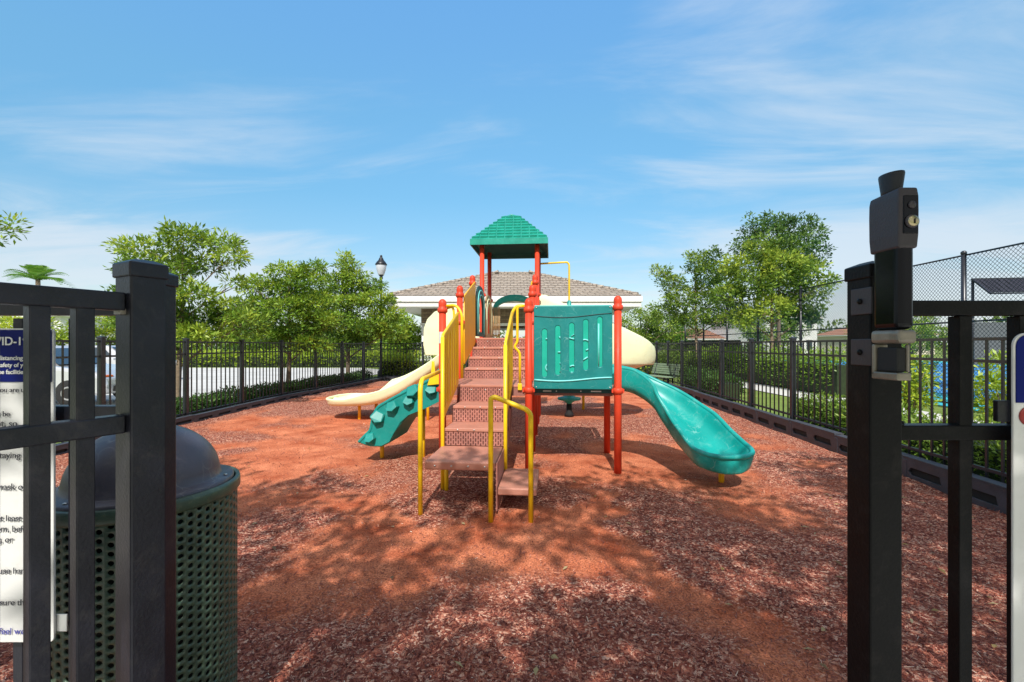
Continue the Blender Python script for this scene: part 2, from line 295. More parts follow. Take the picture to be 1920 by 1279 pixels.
class MB:
    def __init__(s): s.v = []; s.f = []; s.sm = []
    def add(s, vs, fs, smooth=False):
        b = len(s.v); s.v += [tuple(v) for v in vs]
        for f in fs: s.f.append([b + i for i in f]); s.sm.append(smooth)
        return s
    def box(s, c, d, rz=0.0, mat=None):
        x, y, z = (k / 2 for k in d)
        vs = [(a, b, e) for e in (-z, z) for a, b in ((-x, -y), (x, -y), (x, y), (-x, y))]
        Mx = Matrix.Translation(c) @ (mat if mat is not None else Matrix.Rotation(rz, 4, 'Z'))
        return s.add([Mx @ Vector(v) for v in vs],
                     [(3, 2, 1, 0), (4, 5, 6, 7), (0, 1, 5, 4), (1, 2, 6, 5), (2, 3, 7, 6), (3, 0, 4, 7)])
    def b2(s, lo, hi):
        return s.box([(a + b) / 2 for a, b in zip(lo, hi)], [abs(b - a) for a, b in zip(lo, hi)])
    def bar(s, a, b, w, h):
        a = Vector(a); b = Vector(b); d = (b - a); L = d.length; d.normalize()
        up = Vector((0, 0, 1)) if abs(d.z) < 0.95 else Vector((0, 1, 0))
        x = d.cross(up).normalized(); z = x.cross(d).normalized()
        Mx = Matrix(((x.x, d.x, z.x, 0), (x.y, d.y, z.y, 0), (x.z, d.z, z.z, 0), (0, 0, 0, 1)))
        return s.box((a + b) / 2, (w, L, h), mat=Mx)
    def tube(s, pts, r, n=10, caps=True):
        P = [Vector(p) for p in pts]; rs = r if isinstance(r, (list, tuple)) else [r] * len(P)
        T = []
        for i in range(len(P)):
            a = P[max(0, i - 1)]; b = P[min(len(P) - 1, i + 1)]
            t = (b - a); T.append(t.normalized() if t.length > 1e-9 else Vector((0, 0, 1)))
        up = Vector((0, 0, 1)) if abs(T[0].z) < 0.9 else Vector((1, 0, 0))
        x = T[0].cross(up).normalized(); vs = []
        for i, p in enumerate(P):
            x = (x - T[i] * x.dot(T[i])).normalized(); y = T[i].cross(x)
            for k in range(n):
                a = 2 * math.pi * k / n
                vs.append(p + (x * math.cos(a) + y * math.sin(a)) * rs[i])
        fs = []
        for i in range(len(P) - 1):
            for k in range(n):
                k2 = (k + 1) % n
                fs.append((i * n + k, i * n + k2, (i + 1) * n + k2, (i + 1) * n + k))
        s.add(vs, fs, True)
        if caps:
            b = len(s.v) - len(vs)
            s.f.append([b + k for k in range(n)][::-1]); s.sm.append(False)
            s.f.append([b + (len(P) - 1) * n + k for k in range(n)]); s.sm.append(False)
        return s
    def lathe(s, prof, c=(0, 0, 0), n=20, smooth=True, capb=True, capt=True):
        cx, cy, cz = c; vs = []; fs = []
        for r, z in prof:
            for k in range(n):
                a = 2 * math.pi * k / n; vs.append((cx + r * math.cos(a), cy + r * math.sin(a), cz + z))
        for i in range(len(prof) - 1):
            for k in range(n):
                k2 = (k + 1) % n; fs.append((i * n + k, i * n + k2, (i + 1) * n + k2, (i + 1) * n + k))
        s.add(vs, fs, smooth)
        b = len(s.v) - len(vs)
        if capb and prof[0][0] > 1e-4: s.f.append([b + k for k in range(n)][::-1]); s.sm.append(False)
        if capt and prof[-1][0] > 1e-4: s.f.append([b + (len(prof) - 1) * n + k for k in range(n)]); s.sm.append(False)
        return s
    def prism(s, poly, axis, a, b):
        """poly of 2-D points extruded along axis ('x','y','z') from a to b"""
        def mk(p, t):
            return {'x': (t, p[0], p[1]), 'y': (p[0], t, p[1]), 'z': (p[0], p[1], t)}[axis]
        n = len(poly); vs = [mk(p, a) for p in poly] + [mk(p, b) for p in poly]
        fs = [tuple(range(n))[::-1], tuple(range(n, 2 * n))] + [(i, (i + 1) % n, n + (i + 1) % n, n + i) for i in range(n)]
        return s.add(vs, fs)
    def build(s, name, mat, parent=None, bevel=0.0, seg=2, subsurf=0, recalc=True):
        me = bpy.data.meshes.new(name); me.from_pydata(s.v, [], s.f)
        me.polygons.foreach_set('use_smooth', s.sm)
        if recalc:
            bm = bmesh.new(); bm.from_mesh(me); bmesh.ops.recalc_face_normals(bm, faces=bm.faces); bm.to_mesh(me); bm.free()
        me.materials.append(mat)
        o = bpy.data.objects.new(name, me); put(o, parent)
        if bevel > 0:
            md = o.modifiers.new('bevel', 'BEVEL'); md.width = bevel; md.segments = seg; md.limit_method = 'ANGLE'; md.angle_limit = R(40)
        if subsurf:
            md = o.modifiers.new('sub', 'SUBSURF'); md.levels = subsurf; md.render_levels = subsurf
        return o

def copy_tree(o, parent=None):
    c = o.copy(); COL.objects.link(c); c.parent = parent
    for ch in [k for k in COL.objects if k.parent == o]: copy_tree(ch, c)
    return c

def smooth_path(pts, k=8):
    P = [Vector(p) for p in pts]; out = []
    for i in range(len(P) - 1):
        p0 = P[max(0, i - 1)]; p1 = P[i]; p2 = P[i + 1]; p3 = P[min(len(P) - 1, i + 2)]
        for j in range(k):
            t = j / k
            out.append(0.5 * ((2 * p1) + (p2 - p0) * t + (2 * p0 - 5 * p1 + 4 * p2 - p3) * t * t + (3 * p1 - p0 - 3 * p2 + p3) * t ** 3))
    out.append(P[-1]); return out

def round_path(pts, r=0.06, k=5):
    """polyline with rounded corners"""
    P = [Vector(p) for p in pts]; out = [P[0]]
    for i in range(1, len(P) - 1):
        a, b, c = P[i - 1], P[i], P[i + 1]
        d1 = (a - b); d2 = (c - b); rr = min(r, d1.length * 0.49, d2.length * 0.49)
        s = b + d1.normalized() * rr; e = b + d2.normalized() * rr
        for j in range(k + 1):
            t = j / k; out.append(s * (1 - t) ** 2 + b * 2 * t * (1 - t) + e * t * t)
    out.append(P[-1]); return out

def curve_plate(name, loops, thick, Mx, mat, parent=None, bevel=0.004):
    """flat plate with holes: loops of 2-D points, first is the outline"""
    cu = bpy.data.curves.new(name, 'CURVE'); cu.dimensions = '2D'; cu.fill_mode = 'BOTH'
    cu.extrude = max(0.0005, thick / 2 - bevel); cu.bevel_depth = bevel; cu.bevel_resolution = 1; cu.offset = -bevel
    for lp in loops:
        sp = cu.splines.new('POLY'); sp.points.add(len(lp) - 1); sp.use_cyclic_u = True
        for p, q in zip(sp.points, lp): p.co = (q[0], q[1], 0, 1)
    tmp = bpy.data.objects.new(name, cu); COL.objects.link(tmp)
    dg = bpy.context.evaluated_depsgraph_get(); dg.update()
    me = bpy.data.meshes.new_from_object(tmp.evaluated_get(dg), depsgraph=dg)
    bpy.data.objects.remove(tmp); bpy.data.curves.remove(cu)
    me.transform(Mx); me.materials.clear(); me.materials.append(mat); me.name = name
    o = bpy.data.objects.new(name, me); put(o, parent); return o

PX_UZ = lambda v: Matrix(((1, 0, 0, 0), (0, 0, -1, v), (0, 1, 0, 0), (0, 0, 0, 1)))   # plate x->u, y->z at depth v
PX_VZ = lambda u: Matrix(((0, 0, 1, u), (1, 0, 0, 0), (0, 1, 0, 0), (0, 0, 0, 1)))    # plate x->v, y->z at u

def text_mesh(name, body, size, Mx, mat, parent, width=None, bold=0.0, depth=0.0006):
    cu = bpy.data.curves.new(name, 'FONT'); cu.body = body; cu.size = size; cu.extrude = depth; cu.offset = bold
    tmp = bpy.data.objects.new(name, cu); COL.objects.link(tmp)
    dg = bpy.context.evaluated_depsgraph_get(); dg.update()
    me = bpy.data.meshes.new_from_object(tmp.evaluated_get(dg), depsgraph=dg)
    bpy.data.objects.remove(tmp); bpy.data.curves.remove(cu)
    me.transform(Mx); me.materials.clear(); me.materials.append(mat)
    o = bpy.data.objects.new(name, me); put(o, parent); return o

def text_w(body, size):
    if not body: return 0.0
    cu = bpy.data.curves.new('w', 'FONT'); cu.body = body; cu.size = size
    tmp = bpy.data.objects.new('w', cu); COL.objects.link(tmp)
    dg = bpy.context.evaluated_depsgraph_get(); dg.update()
    w = tmp.evaluated_get(dg).dimensions.x
    bpy.data.objects.remove(tmp); bpy.data.curves.remove(cu); return w

def arr_mesh(name, V, F4, mat, parent=None, tone=None, smooth=False):
    me = bpy.data.meshes.new(name)
    n, m = len(V), len(F4)
    me.vertices.add(n); me.vertices.foreach_set('co', np.asarray(V, dtype=np.float32).ravel())
    me.loops.add(m * 4); me.loops.foreach_set('vertex_index', np.asarray(F4, dtype=np.int32).ravel())
    me.polygons.add(m); me.polygons.foreach_set('loop_start', np.arange(0, m * 4, 4, dtype=np.int32))
    me.update(calc_edges=True)
    if smooth: me.polygons.foreach_set('use_smooth', [True] * m)
    if tone is not None:
        a = me.attributes.new('tone', 'FLOAT', 'FACE'); a.data.foreach_set('value', np.asarray(tone, dtype=np.float32))
    me.materials.append(mat)
    o = bpy.data.objects.new(name, me); put(o, parent); return o

def leaf_arrays(P, A, L, W, rng, flat=0.5):
    """diamond leaves at P pointing along A"""
    n = len(P)
    A = A / np.linalg.norm(A, axis=1, keepdims=True)
    up = rng.normal(size=(n, 3)); up[:, 2] += flat * 3
    S = np.cross(A, up); S /= np.linalg.norm(S, axis=1, keepdims=True) + 1e-9
    Nn = np.cross(S, A)
    L = (L * rng.uniform(0.65, 1.3, n))[:, None]; W = (W * rng.uniform(0.7, 1.25, n))[:, None]
    V = np.empty((n, 4, 3))
    V[:, 0] = P; V[:, 1] = P + A * L * 0.5 + S * W * 0.5 + Nn * W * 0.12; V[:, 2] = P + A * L - Nn * L * 0.12; V[:, 3] = P + A * L * 0.5 - S * W * 0.5 + Nn * W * 0.12
    return V.reshape(-1, 3), np.arange(n * 4).reshape(n, 4)

def foliage(clumps, nleaf, L, W, seed, sub=0.16, shell=0.55, tone0=0.45):
    """clumps: (x,y,z,rx,rz); returns verts, faces, tone"""
    rng = np.random.default_rng(seed)
    vol = np.array([c[3] ** 2 * c[4] for c in clumps]) ** 0.75; vol /= vol.sum()
    VV, TT = [], []
    for c, f in zip(clumps, vol):
        k = max(12, int(nleaf * f)); ns = max(3, k // 16)
        d = rng.normal(size=(ns, 3)); d /= np.linalg.norm(d, axis=1, keepdims=True)
        rad = rng.uniform(shell ** 3, 1.0, ns) ** (1 / 3) * rng.uniform(.80, 1.22, ns)
        sc = d * rad[:, None] * np.array([c[3], c[3], c[4]]) * .88 + np.array(c[:3])
        idx = rng.integers(0, ns, k)
        off = rng.normal(size=(k, 3)) * sub * 0.55
        P = sc[idx] + off * np.array([1, 1, 0.6])
        A = (P - np.array(c[:3])) / np.array([c[3], c[3], c[4] * 1.6]) * 0.6 + off / (sub + 1e-6) * 0.9 + rng.normal(size=(k, 3)) * 0.35; A[:, 2] += 0.25
        V, F = leaf_arrays(P, A, L, W, rng)
        ct = rng.normal() * 0.15
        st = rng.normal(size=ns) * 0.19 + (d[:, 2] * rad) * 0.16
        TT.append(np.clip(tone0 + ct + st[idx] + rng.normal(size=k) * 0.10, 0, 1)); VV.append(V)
    V = np.concatenate(VV); n = len(V) // 4
    return V, np.arange(n * 4).reshape(n, 4), np.concatenate(TT)

def make_tree(name, label, base, clumps, trunk_r, nleaf, L, W, leafmat, seed, group=None, fork=0.35, lean=(0, 0), sub=0.16, tone0=0.45):
    t = thing(name, label, 'tree', base, 0, group)
    rng = random.Random(seed)
    top = max(c[2] for c in clumps); f0 = min(c[2] for c in clumps)
    mb = MB(); tz = top * 0.86
    def axis(z):
        k = z / tz; return Vector((lean[0] * k + 0.05 * math.sin(3 * k + seed), lean[1] * k + 0.05 * math.cos(2.4 * k + seed), z))
    zs = [tz * i / 9 for i in range(10)]
    mb.tube([axis(z) + (Vector((0, 0, -0.1)) if z == 0 else Vector()) for z in zs], [trunk_r * (1.25 if i == 0 else 1) * (1 - 0.085 * i) for i in range(10)], 9)
    for c in clumps:
        e = Vector(c[:3]); z0 = max(f0 * 0.55, min(tz * 0.95, e.z - math.hypot(e.x, e.y) * 0.55 - 0.15))
        s = axis(z0); m1 = s.lerp(e, 0.4) + Vector((rng.uniform(-.1, .1), rng.uniform(-.1, .1), rng.uniform(-.05, .1))) * c[3] * 1.2
        r0 = trunk_r * (1 - 0.6 * z0 / tz) * 0.5
        mb.tube([s, m1, s.lerp(e, 0.75) + Vector((0, 0, 0.03)), e], [r0, r0 * 0.7, r0 * 0.45, r0 * 0.15], 6)
        for q in range(5):
            a = rng.uniform(0, 6.28); tip = e + Vector((math.cos(a) * c[3], math.sin(a) * c[3], rng.uniform(-.5, .9) * c[4])) * 0.85
            st = m1.lerp(e, rng.uniform(0.2, 0.9))
            mb.tube([st, st.lerp(tip, 0.55) + Vector((0, 0, 0.04)), tip], [r0 * 0.3, r0 * 0.2, r0 * 0.07], 5)
    mb.build('trunk', M['bark'], t, recalc=False)
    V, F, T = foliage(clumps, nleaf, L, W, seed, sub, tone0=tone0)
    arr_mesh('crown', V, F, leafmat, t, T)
    return t

def tiered(H, Rad, z0, n, seed, top=0.25, flat=0.34, rx=0.42):
    rng = random.Random(seed); out = []
    for i in range(n):
        k = (i + rng.uniform(-.3, .3)) / (n - 1); k = min(1, max(0, k))
        z = z0 + (H - z0) * k
        rr = Rad * (1 - (1 - top) * k ** 1.3)
        a = i * 2.399 + rng.uniform(-.3, .3); d = rr * rng.uniform(0.35, 0.78)
        r = Rad * rx * rng.uniform(0.75, 1.15) * (1 - 0.35 * k)
        out.append((d * math.cos(a), d * math.sin(a), z, r, r * flat * rng.uniform(.85, 1.3)))
    out.append((0, 0, H - 0.12 * Rad, Rad * 0.22, Rad * 0.20))
    return out

def roundish(H, Rad, z0, n, seed, rx=0.36, flat=0.75):
    rng = random.Random(seed); out = []
    zc = (H + z0) / 2; hz = (H - z0) / 2
    for i in range(n):
        ct = 1 - 2 * (i + .5) / n; st = math.sqrt(1 - ct * ct); a = i * 2.399 + rng.uniform(-.4, .4)
        q = rng.uniform(0.5, 0.85); r = Rad * rx * rng.uniform(0.7, 1.2)
        out.append((Rad * q * st * math.cos(a), Rad * q * st * math.sin(a), zc + hz * ct * q * 1.02, r, r * flat))
    return out

def sheet(name, poly, z, mat):
    mb = MB(); mb.add([(x, y, z) for x, y in poly], [tuple(range(len(poly)))])
    o = mb.build(name, mat, recalc=False); return tag(o, kind='structure')

# ------------------------------------------------------------------ setting: ground sheets
sheet('ground', [(-400, -200), (400, -200), (400, 500), (-400, 500)], -0.05, M['grass'])
sheet('road', [(-90, 9.2), (-8.2, 9.2), (-8.0, 12.0), (-7.2, 20.0), (-7.0, 27.0), (-10, 30.5), (-90, 31.5)], -0.03, M['roadmat'])
sheet('sidewalk', [(7.7, -2), (9.1, -2), (10.2, 32), (8.8, 32)], -0.028, M['concrete'])
sheet('pavement', [(-12, -6), (7.6, -6), (7.6, 1.2), (-12, 1.2)], -0.026, M['concrete'])
sheet('court_apron', [(10.6, 2), (40, 2), (40, 46), (11.9, 46)], -0.030, M['courtteal'])
sheet('tennis_court', [(13.4, 9.0), (36, 9.0), (36, 40), (14.2, 40)], -0.022, M['court'])

LF = [(-6.35, 1.6), (-6.28, 12.4), (-5.55, 19.3)]          # left fence line
RF = [(4.36, 1.6), (5.37, 16.9)]                           # right fence line
def lx(y):
    for (a, b), (c, d) in zip(LF, LF[1:]):
        if y <= d or (c, d) == LF[-1]: return a + (c - a) * (y - b) / (d - b)
def rx_(y): return RF[0][0] + (RF[1][0] - RF[0][0]) * (y - RF[0][1]) / (RF[1][1] - RF[0][1])

def nz(x, y, s, o=0.0): return mn.noise(Vector((x * s + o, y * s - o, o * 0.37)))
def sstep(a, b, t):
    t = min(1, max(0, (t - a) / (b - a))); return t * t * (3 - 2 * t)
def chipmask(x, y):
    w = x + 0.40 * nz(x, y, 1.3, 4.1) + 0.22 * nz(x, y, 3.6, 1.1) + 0.08 * nz(x, y, 9.0, 3.1)
    h = y + 0.40 * nz(x, y, 1.1, 9.3) + 0.22 * nz(x, y, 3.9, 2.2) + 0.08 * nz(x, y, 9.5, 6.1)
    m = 0.0
    m = max(m, sstep(3.25, 2.45, h - 0.30 * min(0, w + 0.3)))             # foreground chips
    m = max(m, 0.9 * sstep(-1.55, -2.0, w) * sstep(4.4, 3.5, h))
    m *= 1 - 0.9 * math.exp(-((w - 0.42 - (3.84 - h) * 0.50) / 0.30) ** 2) * sstep(4.2, 3.7, h)   # trodden tongue of dirt
    m = max(m, sstep(-0.10, 0.10, w - 0.90 - 0.36 * (3.84 - h)) * sstep(5.4, 4.2, h))   # chip bank on the right
    m = max(m, 0.8 * sstep(-0.3, 0.1, 0.5 - ((w + 0.3) / 1.1) ** 2 - ((h - 4.4) / 0.8) ** 2))
    m = max(m, 0.65 * sstep(0.1, 0.5, nz(x, y, 0.9, 7.7) + 0.05) * sstep(1.5, 0.2, abs(w + 1.6)) * sstep(5.0, 3.5, h))
    m = max(m, 0.85 * sstep(0.0, 0.45, nz(x, y, 0.42, 3.0) + 0.5 * nz(x, y, 1.7, 8.0) + 0.30) * sstep(4.2, 5.2, h))
    m = max(m, 0.9 * sstep(0.9, 0.3, min(x - lx(y), rx_(y) - x)))
    for ax, ay, rr in ((2.35, 4.25, .55), (-3.9, 9.1, .7), (-2.05, 5.95, .6), (1.25, 9.8, .7)):
        m *= 1 - 0.85 * math.exp(-((w - ax) ** 2 + (h - ay) ** 2) / (rr * rr))
    return m
# mulch bed: a fine grid between the two fences
ny, nx_ = 230, 190
ys = 0.9 + (18.9 - 0.9) * np.linspace(0, 1, ny) ** 1.5
V, F, CH = [], [], []
for y in ys:
    a, b = lx(y) - 0.02, rx_(y) + 0.02
    for i in range(nx_):
        x = a + (b - a) * i / (nx_ - 1)
        c = chipmask(x, y); CH.append(c)
        V.append((x, y, 0.022 * nz(x, y, 1.1, 2) + 0.02 * c + 0.012 * nz(x, y, 4.2, 5) - 0.008))
for j in range(ny - 1):
    for i in range(nx_ - 1):
        k = j * nx_ + i; F.append((k, k + 1, k + nx_ + 1, k + nx_))
mul = arr_mesh('mulch_bed', V, F, M['mulch'], smooth=True)
at = mul.data.attributes.new('chip', 'FLOAT', 'POINT'); at.data.foreach_set('value', np.array(CH, dtype=np.float32))
tag(mul, kind='structure')

# loose chips
rng = np.random.default_rng(5)
Pc, Lc, Tc = [], [], []
for (y0, y1, dens, sz) in ((1.5, 3.2, 6200, 0.62), (3.2, 5.2, 3000, 0.78), (5.2, 9.0, 900, 1.1), (9.0, 16.0, 200, 1.6)):
    n = int(dens * (y1 - y0) * 9)
    for _ in range(n):
        y = rng.uniform(y0, y1); half = min(1.2 * y + 0.4, 7)
        x = rng.uniform(-half, half)
        if x < lx(y) + 0.1 or x > rx_(y) - 0.2: continue
        c = chipmask(x, y)
        if rng.uniform() > 0.22 + 0.78 * c ** 1.3: continue
        z = 0.022 * nz(x, y, 1.1, 2) + 0.02 * c + 0.012 * nz(x, y, 4.2, 5) - 0.006
        Pc.append((x, y, z + rng.uniform(0, 0.015))); Lc.append(sz)
        q = rng.uniform(); Tc.append(0.92 + 0.08 * rng.uniform() if q > 0.99 else min(0.9, max(0.0, rng.normal(0.36, 0.19))))
Pc = np.array(Pc); n = len(Pc); Lc = np.array(Lc)
ang = rng.uniform(0, 2 * np.pi, n); tilt = rng.normal(size=n) * 0.42
A = np.stack([np.cos(ang) * np.cos(tilt), np.sin(ang) * np.cos(tilt), np.sin(tilt)], 1)
S = np.stack([-np.sin(ang), np.cos(ang), rng.normal(size=n) * 0.35], 1)
ll = (rng.lognormal(-3.85, 0.5, n) * Lc)[:, None]; ww = (rng.uniform(0.0032, 0.0085, n) * Lc)[:, None]
Vc = np.empty((n, 4, 3)); Vc[:, 0] = Pc - A * ll / 2 - S * ww / 2; Vc[:, 1] = Pc + A * ll / 2 - S * ww * 0.35; Vc[:, 2] = Pc + A * ll / 2 + S * ww * 0.35; Vc[:, 3] = Pc - A * ll / 2 + S * ww / 2
ch = arr_mesh('wood_chips', Vc.reshape(-1, 3), np.arange(n * 4).reshape(n, 4), M['chip'], tone=Tc)
tag(ch, 'loose shredded red brown wood chips scattered over the playground bed', 'wood chips', kind='stuff')

rngl = np.random.default_rng(12); Pl = []
while len(Pl) < 170:
    y = 1.6 + 9 * rngl.uniform() ** 1.6; x = rngl.uniform(-1.2 * y, 1.2 * y)
    if lx(y) + .2 < x < rx_(y) - .3: Pl.append((x, y, 0.022 * nz(x, y, 1.1, 2) + 0.02 * chipmask(x, y) + 0.012 * nz(x, y, 4.2, 5) + .006))
a_ = rngl.uniform(0, 6.28, len(Pl)); Al = np.stack([np.cos(a_), np.sin(a_), rngl.uniform(-.1, .35, len(Pl))], 1)
Vl, Fl = leaf_arrays(np.array(Pl), Al, .055, .022, rngl, 2.0)
fl_ = arr_mesh('fallen_leaves', Vl, Fl, M['leaf_dead'], None, rngl.uniform(0, 1, len(Pl)))
tag(fl_, 'few dry yellow and brown fallen leaves strewn on the mulch', 'fallen leaves', kind='stuff')

# ------------------------------------------------------------------ fences
def picket_fence(name, label, pts, spacing, zt, zr, zb, post_d=0.075, pick=0.0205, gap=0.148, base=0.0):
    t = thing(name, label, 'fence', (pts[0][0], pts[0][1], 0))
    O = Vector((pts[0][0], pts[0][1], 0))
    # post positions along the polyline
    segs = []; stops = []
    for (a, b), (c, d) in zip(pts, pts[1:]):
        L = math.hypot(c - a, d - b); k = max(1, round(L / spacing))
        for i in range(k): stops.append(Vector((a + (c - a) * i / k, b + (d - b) * i / k, 0)))
    stops.append(Vector((pts[-1][0], pts[-1][1], 0)))
    for i, s in enumerate(stops):
        nx2 = stops[min(i + 1, len(stops) - 1)] - stops[max(0, i - 1)]; rz = math.atan2(nx2.y, nx2.x)
        p = s - O
        po = MB().box((p.x, p.y, (zt + 0.03) / 2 + base / 2), (post_d, post_d, zt + 0.03 - base), rz).build('post', M['black'], t, bevel=0.004)
        cap = MB(); h = post_d / 2 + 0.006
        Mx = Matrix.Translation((p.x, p.y, zt + 0.03)) @ Matrix.Rotation(rz, 4, 'Z')
        vs = [(-h, -h, 0), (h, -h, 0), (h, h, 0), (-h, h, 0), (-h, -h, 0.025), (h, -h, 0.025), (h, h, 0.025), (-h, h, 0.025), (0, 0, 0.042)]
        cap.add([Mx @ Vector(v) for v in vs], [(3, 2, 1, 0), (0, 1, 5, 4), (1, 2, 6, 5), (2, 3, 7, 6), (3, 0, 4, 7), (4, 5, 8), (5, 6, 8), (6, 7, 8), (7, 4, 8)])
        cap.build('post_cap', M['black'], po)
    for a, b in zip(stops, stops[1:]):
        a2 = a - O; b2 = b - O; d = (b2 - a2); L = d.length; d.normalize(); rz = math.atan2(d.y, d.x)
        mb = MB(); k = max(2, round(L / gap))
        for i in range(1, k):
            p = a2 + d * (L * i / k)
            mb.box((p.x, p.y, (zt + zb - 0.05) / 2), (pick, pick * 0.8, zt - 0.02 - zb + 0.05), rz)
        pa = mb.build('picket_panel', M['black'], t)
        for z in (zt - 0.012, zr, zb + 0.05):
            m2 = MB(); s_ = a2 + d * post_d / 2; e_ = b2 - d * post_d / 2
            m2.bar((s_.x, s_.y, z), (e_.x, e_.y, z), 0.036, 0.030); m2.build('rail', M['black'], pa)
    return t
picket_fence('picket_fence', 'long black picket fence on the left in front of the bleached road', LF, 1.9, 1.57, 1.325, 0.12)
picket_fence('picket_fence', 'long black picket fence on the right beside the lawn and courts', RF, 1.54, 1.57, 1.345, 0.26)
picket_fence('picket_fence', 'black picket fence across the far end in front of the pavilion', [LF[-1], (0, 18.15), RF[-1]], 1.85, 1.57, 1.33, 0.14)

def border(pts, h, off, label, grp, L0=1.22, thick=0.11, slots=True):
    for (a, b), (c, d) in zip(pts, pts[1:]):
        A_ = Vector((a, b, 0)); B_ = Vector((c, d, 0)); D = (B_ - A_); L = D.length; D.normalize()
        nrm = Vector((-D.y, D.x, 0)) * off; k = round(L / L0); rz = math.atan2(D.y, D.x); l = L / k
        proto = None
        for i in range(k):
            p = A_ + D * (L * (i + 0.5) / k) + nrm
            if proto is None:
                t = thing('border_timber', label, 'edging', p, rz, grp)
                hl = l / 2 - 0.006; y0 = -thick / 2 if off > 0 else thick / 2
                # body with a recessed face carrying slots
                prof = [(-hl, 0.0), (hl, 0.0), (hl, h), (-hl, h)]
                loops = [prof]
                if slots:
                    for q in (-0.5, 0.5):
                        cx = q * hl; w = hl * 0.36; zc = h * 0.5; s2 = h * 0.15
                        loops.append([(cx - w, zc - s2), (cx + w * 0.82, zc - s2), (cx + w, zc), (cx + w * .82, zc + s2), (cx - w * .9, zc + s2)])
                sgn = 1 if off > 0 else -1
                for fy in (1, -1):
                    Mx = Matrix(((1, 0, 0, 0), (0, 0, -1, fy * (thick / 2 - 0.012)), (0, 1, 0, -0.02), (0, 0, 0, 1)))
                    curve_plate('face_board', loops, 0.024, Mx, M['border'], t, 0.004)
                MB().box((0, 0, h / 2 - 0.02), (2 * hl - 0.02, thick - 0.05, h - 0.02)).build('core', M['hole'], t)
                MB().box((0, 0, h - 0.012), (2 * hl, thick + 0.006, 0.022)).build('top_cap', M['border'], t, bevel=0.006)
                MB().box((hl - 0.03, 0, h * 0.45), (0.07, thick + 0.012, h * 0.86)).build('joint', M['border'], t, bevel=0.008)
                proto = t
            else:
                t = copy_tree(proto); t.location = p + Vector((random.uniform(-.006, .006), random.uniform(-.006, .006), random.uniform(-.012, .006))); t.rotation_euler = (random.uniform(-.012, .012), random.uniform(-.006, .006), rz + random.uniform(-.008, .008))
border(RF, 0.27, 0.13, 'black plastic edging timber along the foot of the right fence', 'edging timbers under the right fence')
border(LF, 0.15, -0.13, 'low black plastic edging timber along the foot of the left fence', 'edging timbers under the left fence')
border([LF[-1], (0, 18.15), RF[-1]], 0.17, -0.13, 'dark edging timber along the foot of the far end fence', 'edging timbers under the far fence')

# ------------------------------------------------------------------ play structure
PS = thing('play_structure', 'red yellow and teal playground climbing frame with slides and green roofed tower', 'playground', (0.2, 5.45, 0), R(-5))
S_ = 1.05; D1, D2 = 1.02, 1.62; PR = 0.044
def add_post(u, v, top, collars=(), finial=True):
    p = MB().tube([(u, v, -0.1), (u, v, top - 0.08)], PR, 18).build('post', M['post'], PS, recalc=False)
    if finial:
        MB().lathe([(PR + .004, -0.02), (0.060, -0.01), (0.063, 0.015), (0.058, 0.035), (0.046, 0.045), (0.049, 0.065), (0.049, 0.10), (0.043, 0.125), (0.028, 0.142), (0.010, 0.150), (0.0, 0.151)],
                   (u, v, top - 0.15), 18).build('post_cap', M['post'], p, recalc=False)
    for z in collars:
        c = MB().lathe([(PR + .002, -0.035), (0.057, -0.03), (0.060, 0), (0.057, 0.03), (PR + .002, 0.035)], (u, v, z), 18)
        c.box((u + 0.055, v, z), (0.035, 0.03, 0.045)); c.box((u - 0.055, v, z), (0.035, 0.03, 0.045))
        c.lathe([(0.008, 0), (0.008, 0.012), (0.0, 0.014)], (u, v, z), 8)
        c.build('clamp_collar', M['post'], p, recalc=False)
    return p
add_post(-S_, 0, 2.06, (D1 - .06,)); add_post(0, 0, 2.06, (D1 - .06,)); add_post(S_, 0, 2.08, (D1 - .06,))
add_post(-S_, S_, 2.36, (D1 - .06, 1.83)); add_post(0, S_, 2.36, (D1 - .06, 1.83)); add_post(S_, S_, 1.98, (D1 - .06,))
add_post(-S_, 2 * S_, 2.67, (D2 - .06,)); add_post(0, 2 * S_, 2.67, (D2 - .06,))
for u in (-S_, 0):
    for v in (3 * S_, 4 * S_): add_post(u, v, 3.55, (D2 - .06, 2.45), False)

pst = [o for o in COL.objects if o.name.startswith('post') and o.parent == PS][0]
stv = MB(); sn = 14
for i in range(sn + 1):
    a = math.pi * (1.05 + .9 * i / sn)
    for z in (1.52, 1.66): stv.v.append((-S_ + (PR + .0015) * math.cos(a), (PR + .0015) * math.sin(a), z))
for i in range(sn): stv.f.append([2 * i, 2 * i + 2, 2 * i + 3, 2 * i + 1]); stv.sm.append(True)
stv.build('warning_sticker', M['signwhite'], pst, recalc=False)

def deck(u0, u1, v0, v1, z):
    d = MB().b2((u0 + .01, v0, z - 0.03), (u1 - .01, v1, z)).build('deck', M['tread'], PS, bevel=0.006)
    mb = MB()
    mb.b2((u0 + .05, v0 + .006, z - 0.13), (u1 - .05, v0 + .02, z - 0.031)); mb.b2((u0 + .05, v1 - .02, z - 0.13), (u1 - .05, v1 - .006, z - 0.031))
    mb.b2((u0 + .012, v0 + .021, z - 0.13), (u0 + .03, v1 - .021, z - 0.031)); mb.b2((u1 - .03, v0 + .021, z - 0.13), (u1 - .012, v1 - .021, z - 0.031))
    mb.build('deck_frame', M['skirt'], d)
    return d
deck(-S_, 0, 0.0, S_ - .01, D1); deck(0.012, S_, 0.06, S_ - .01, D1)
deck(-S_, 0, 2 * S_, 3 * S_ - .01, D2); deck(-S_, 0, 3 * S_ + .01, 4 * S_, D2)

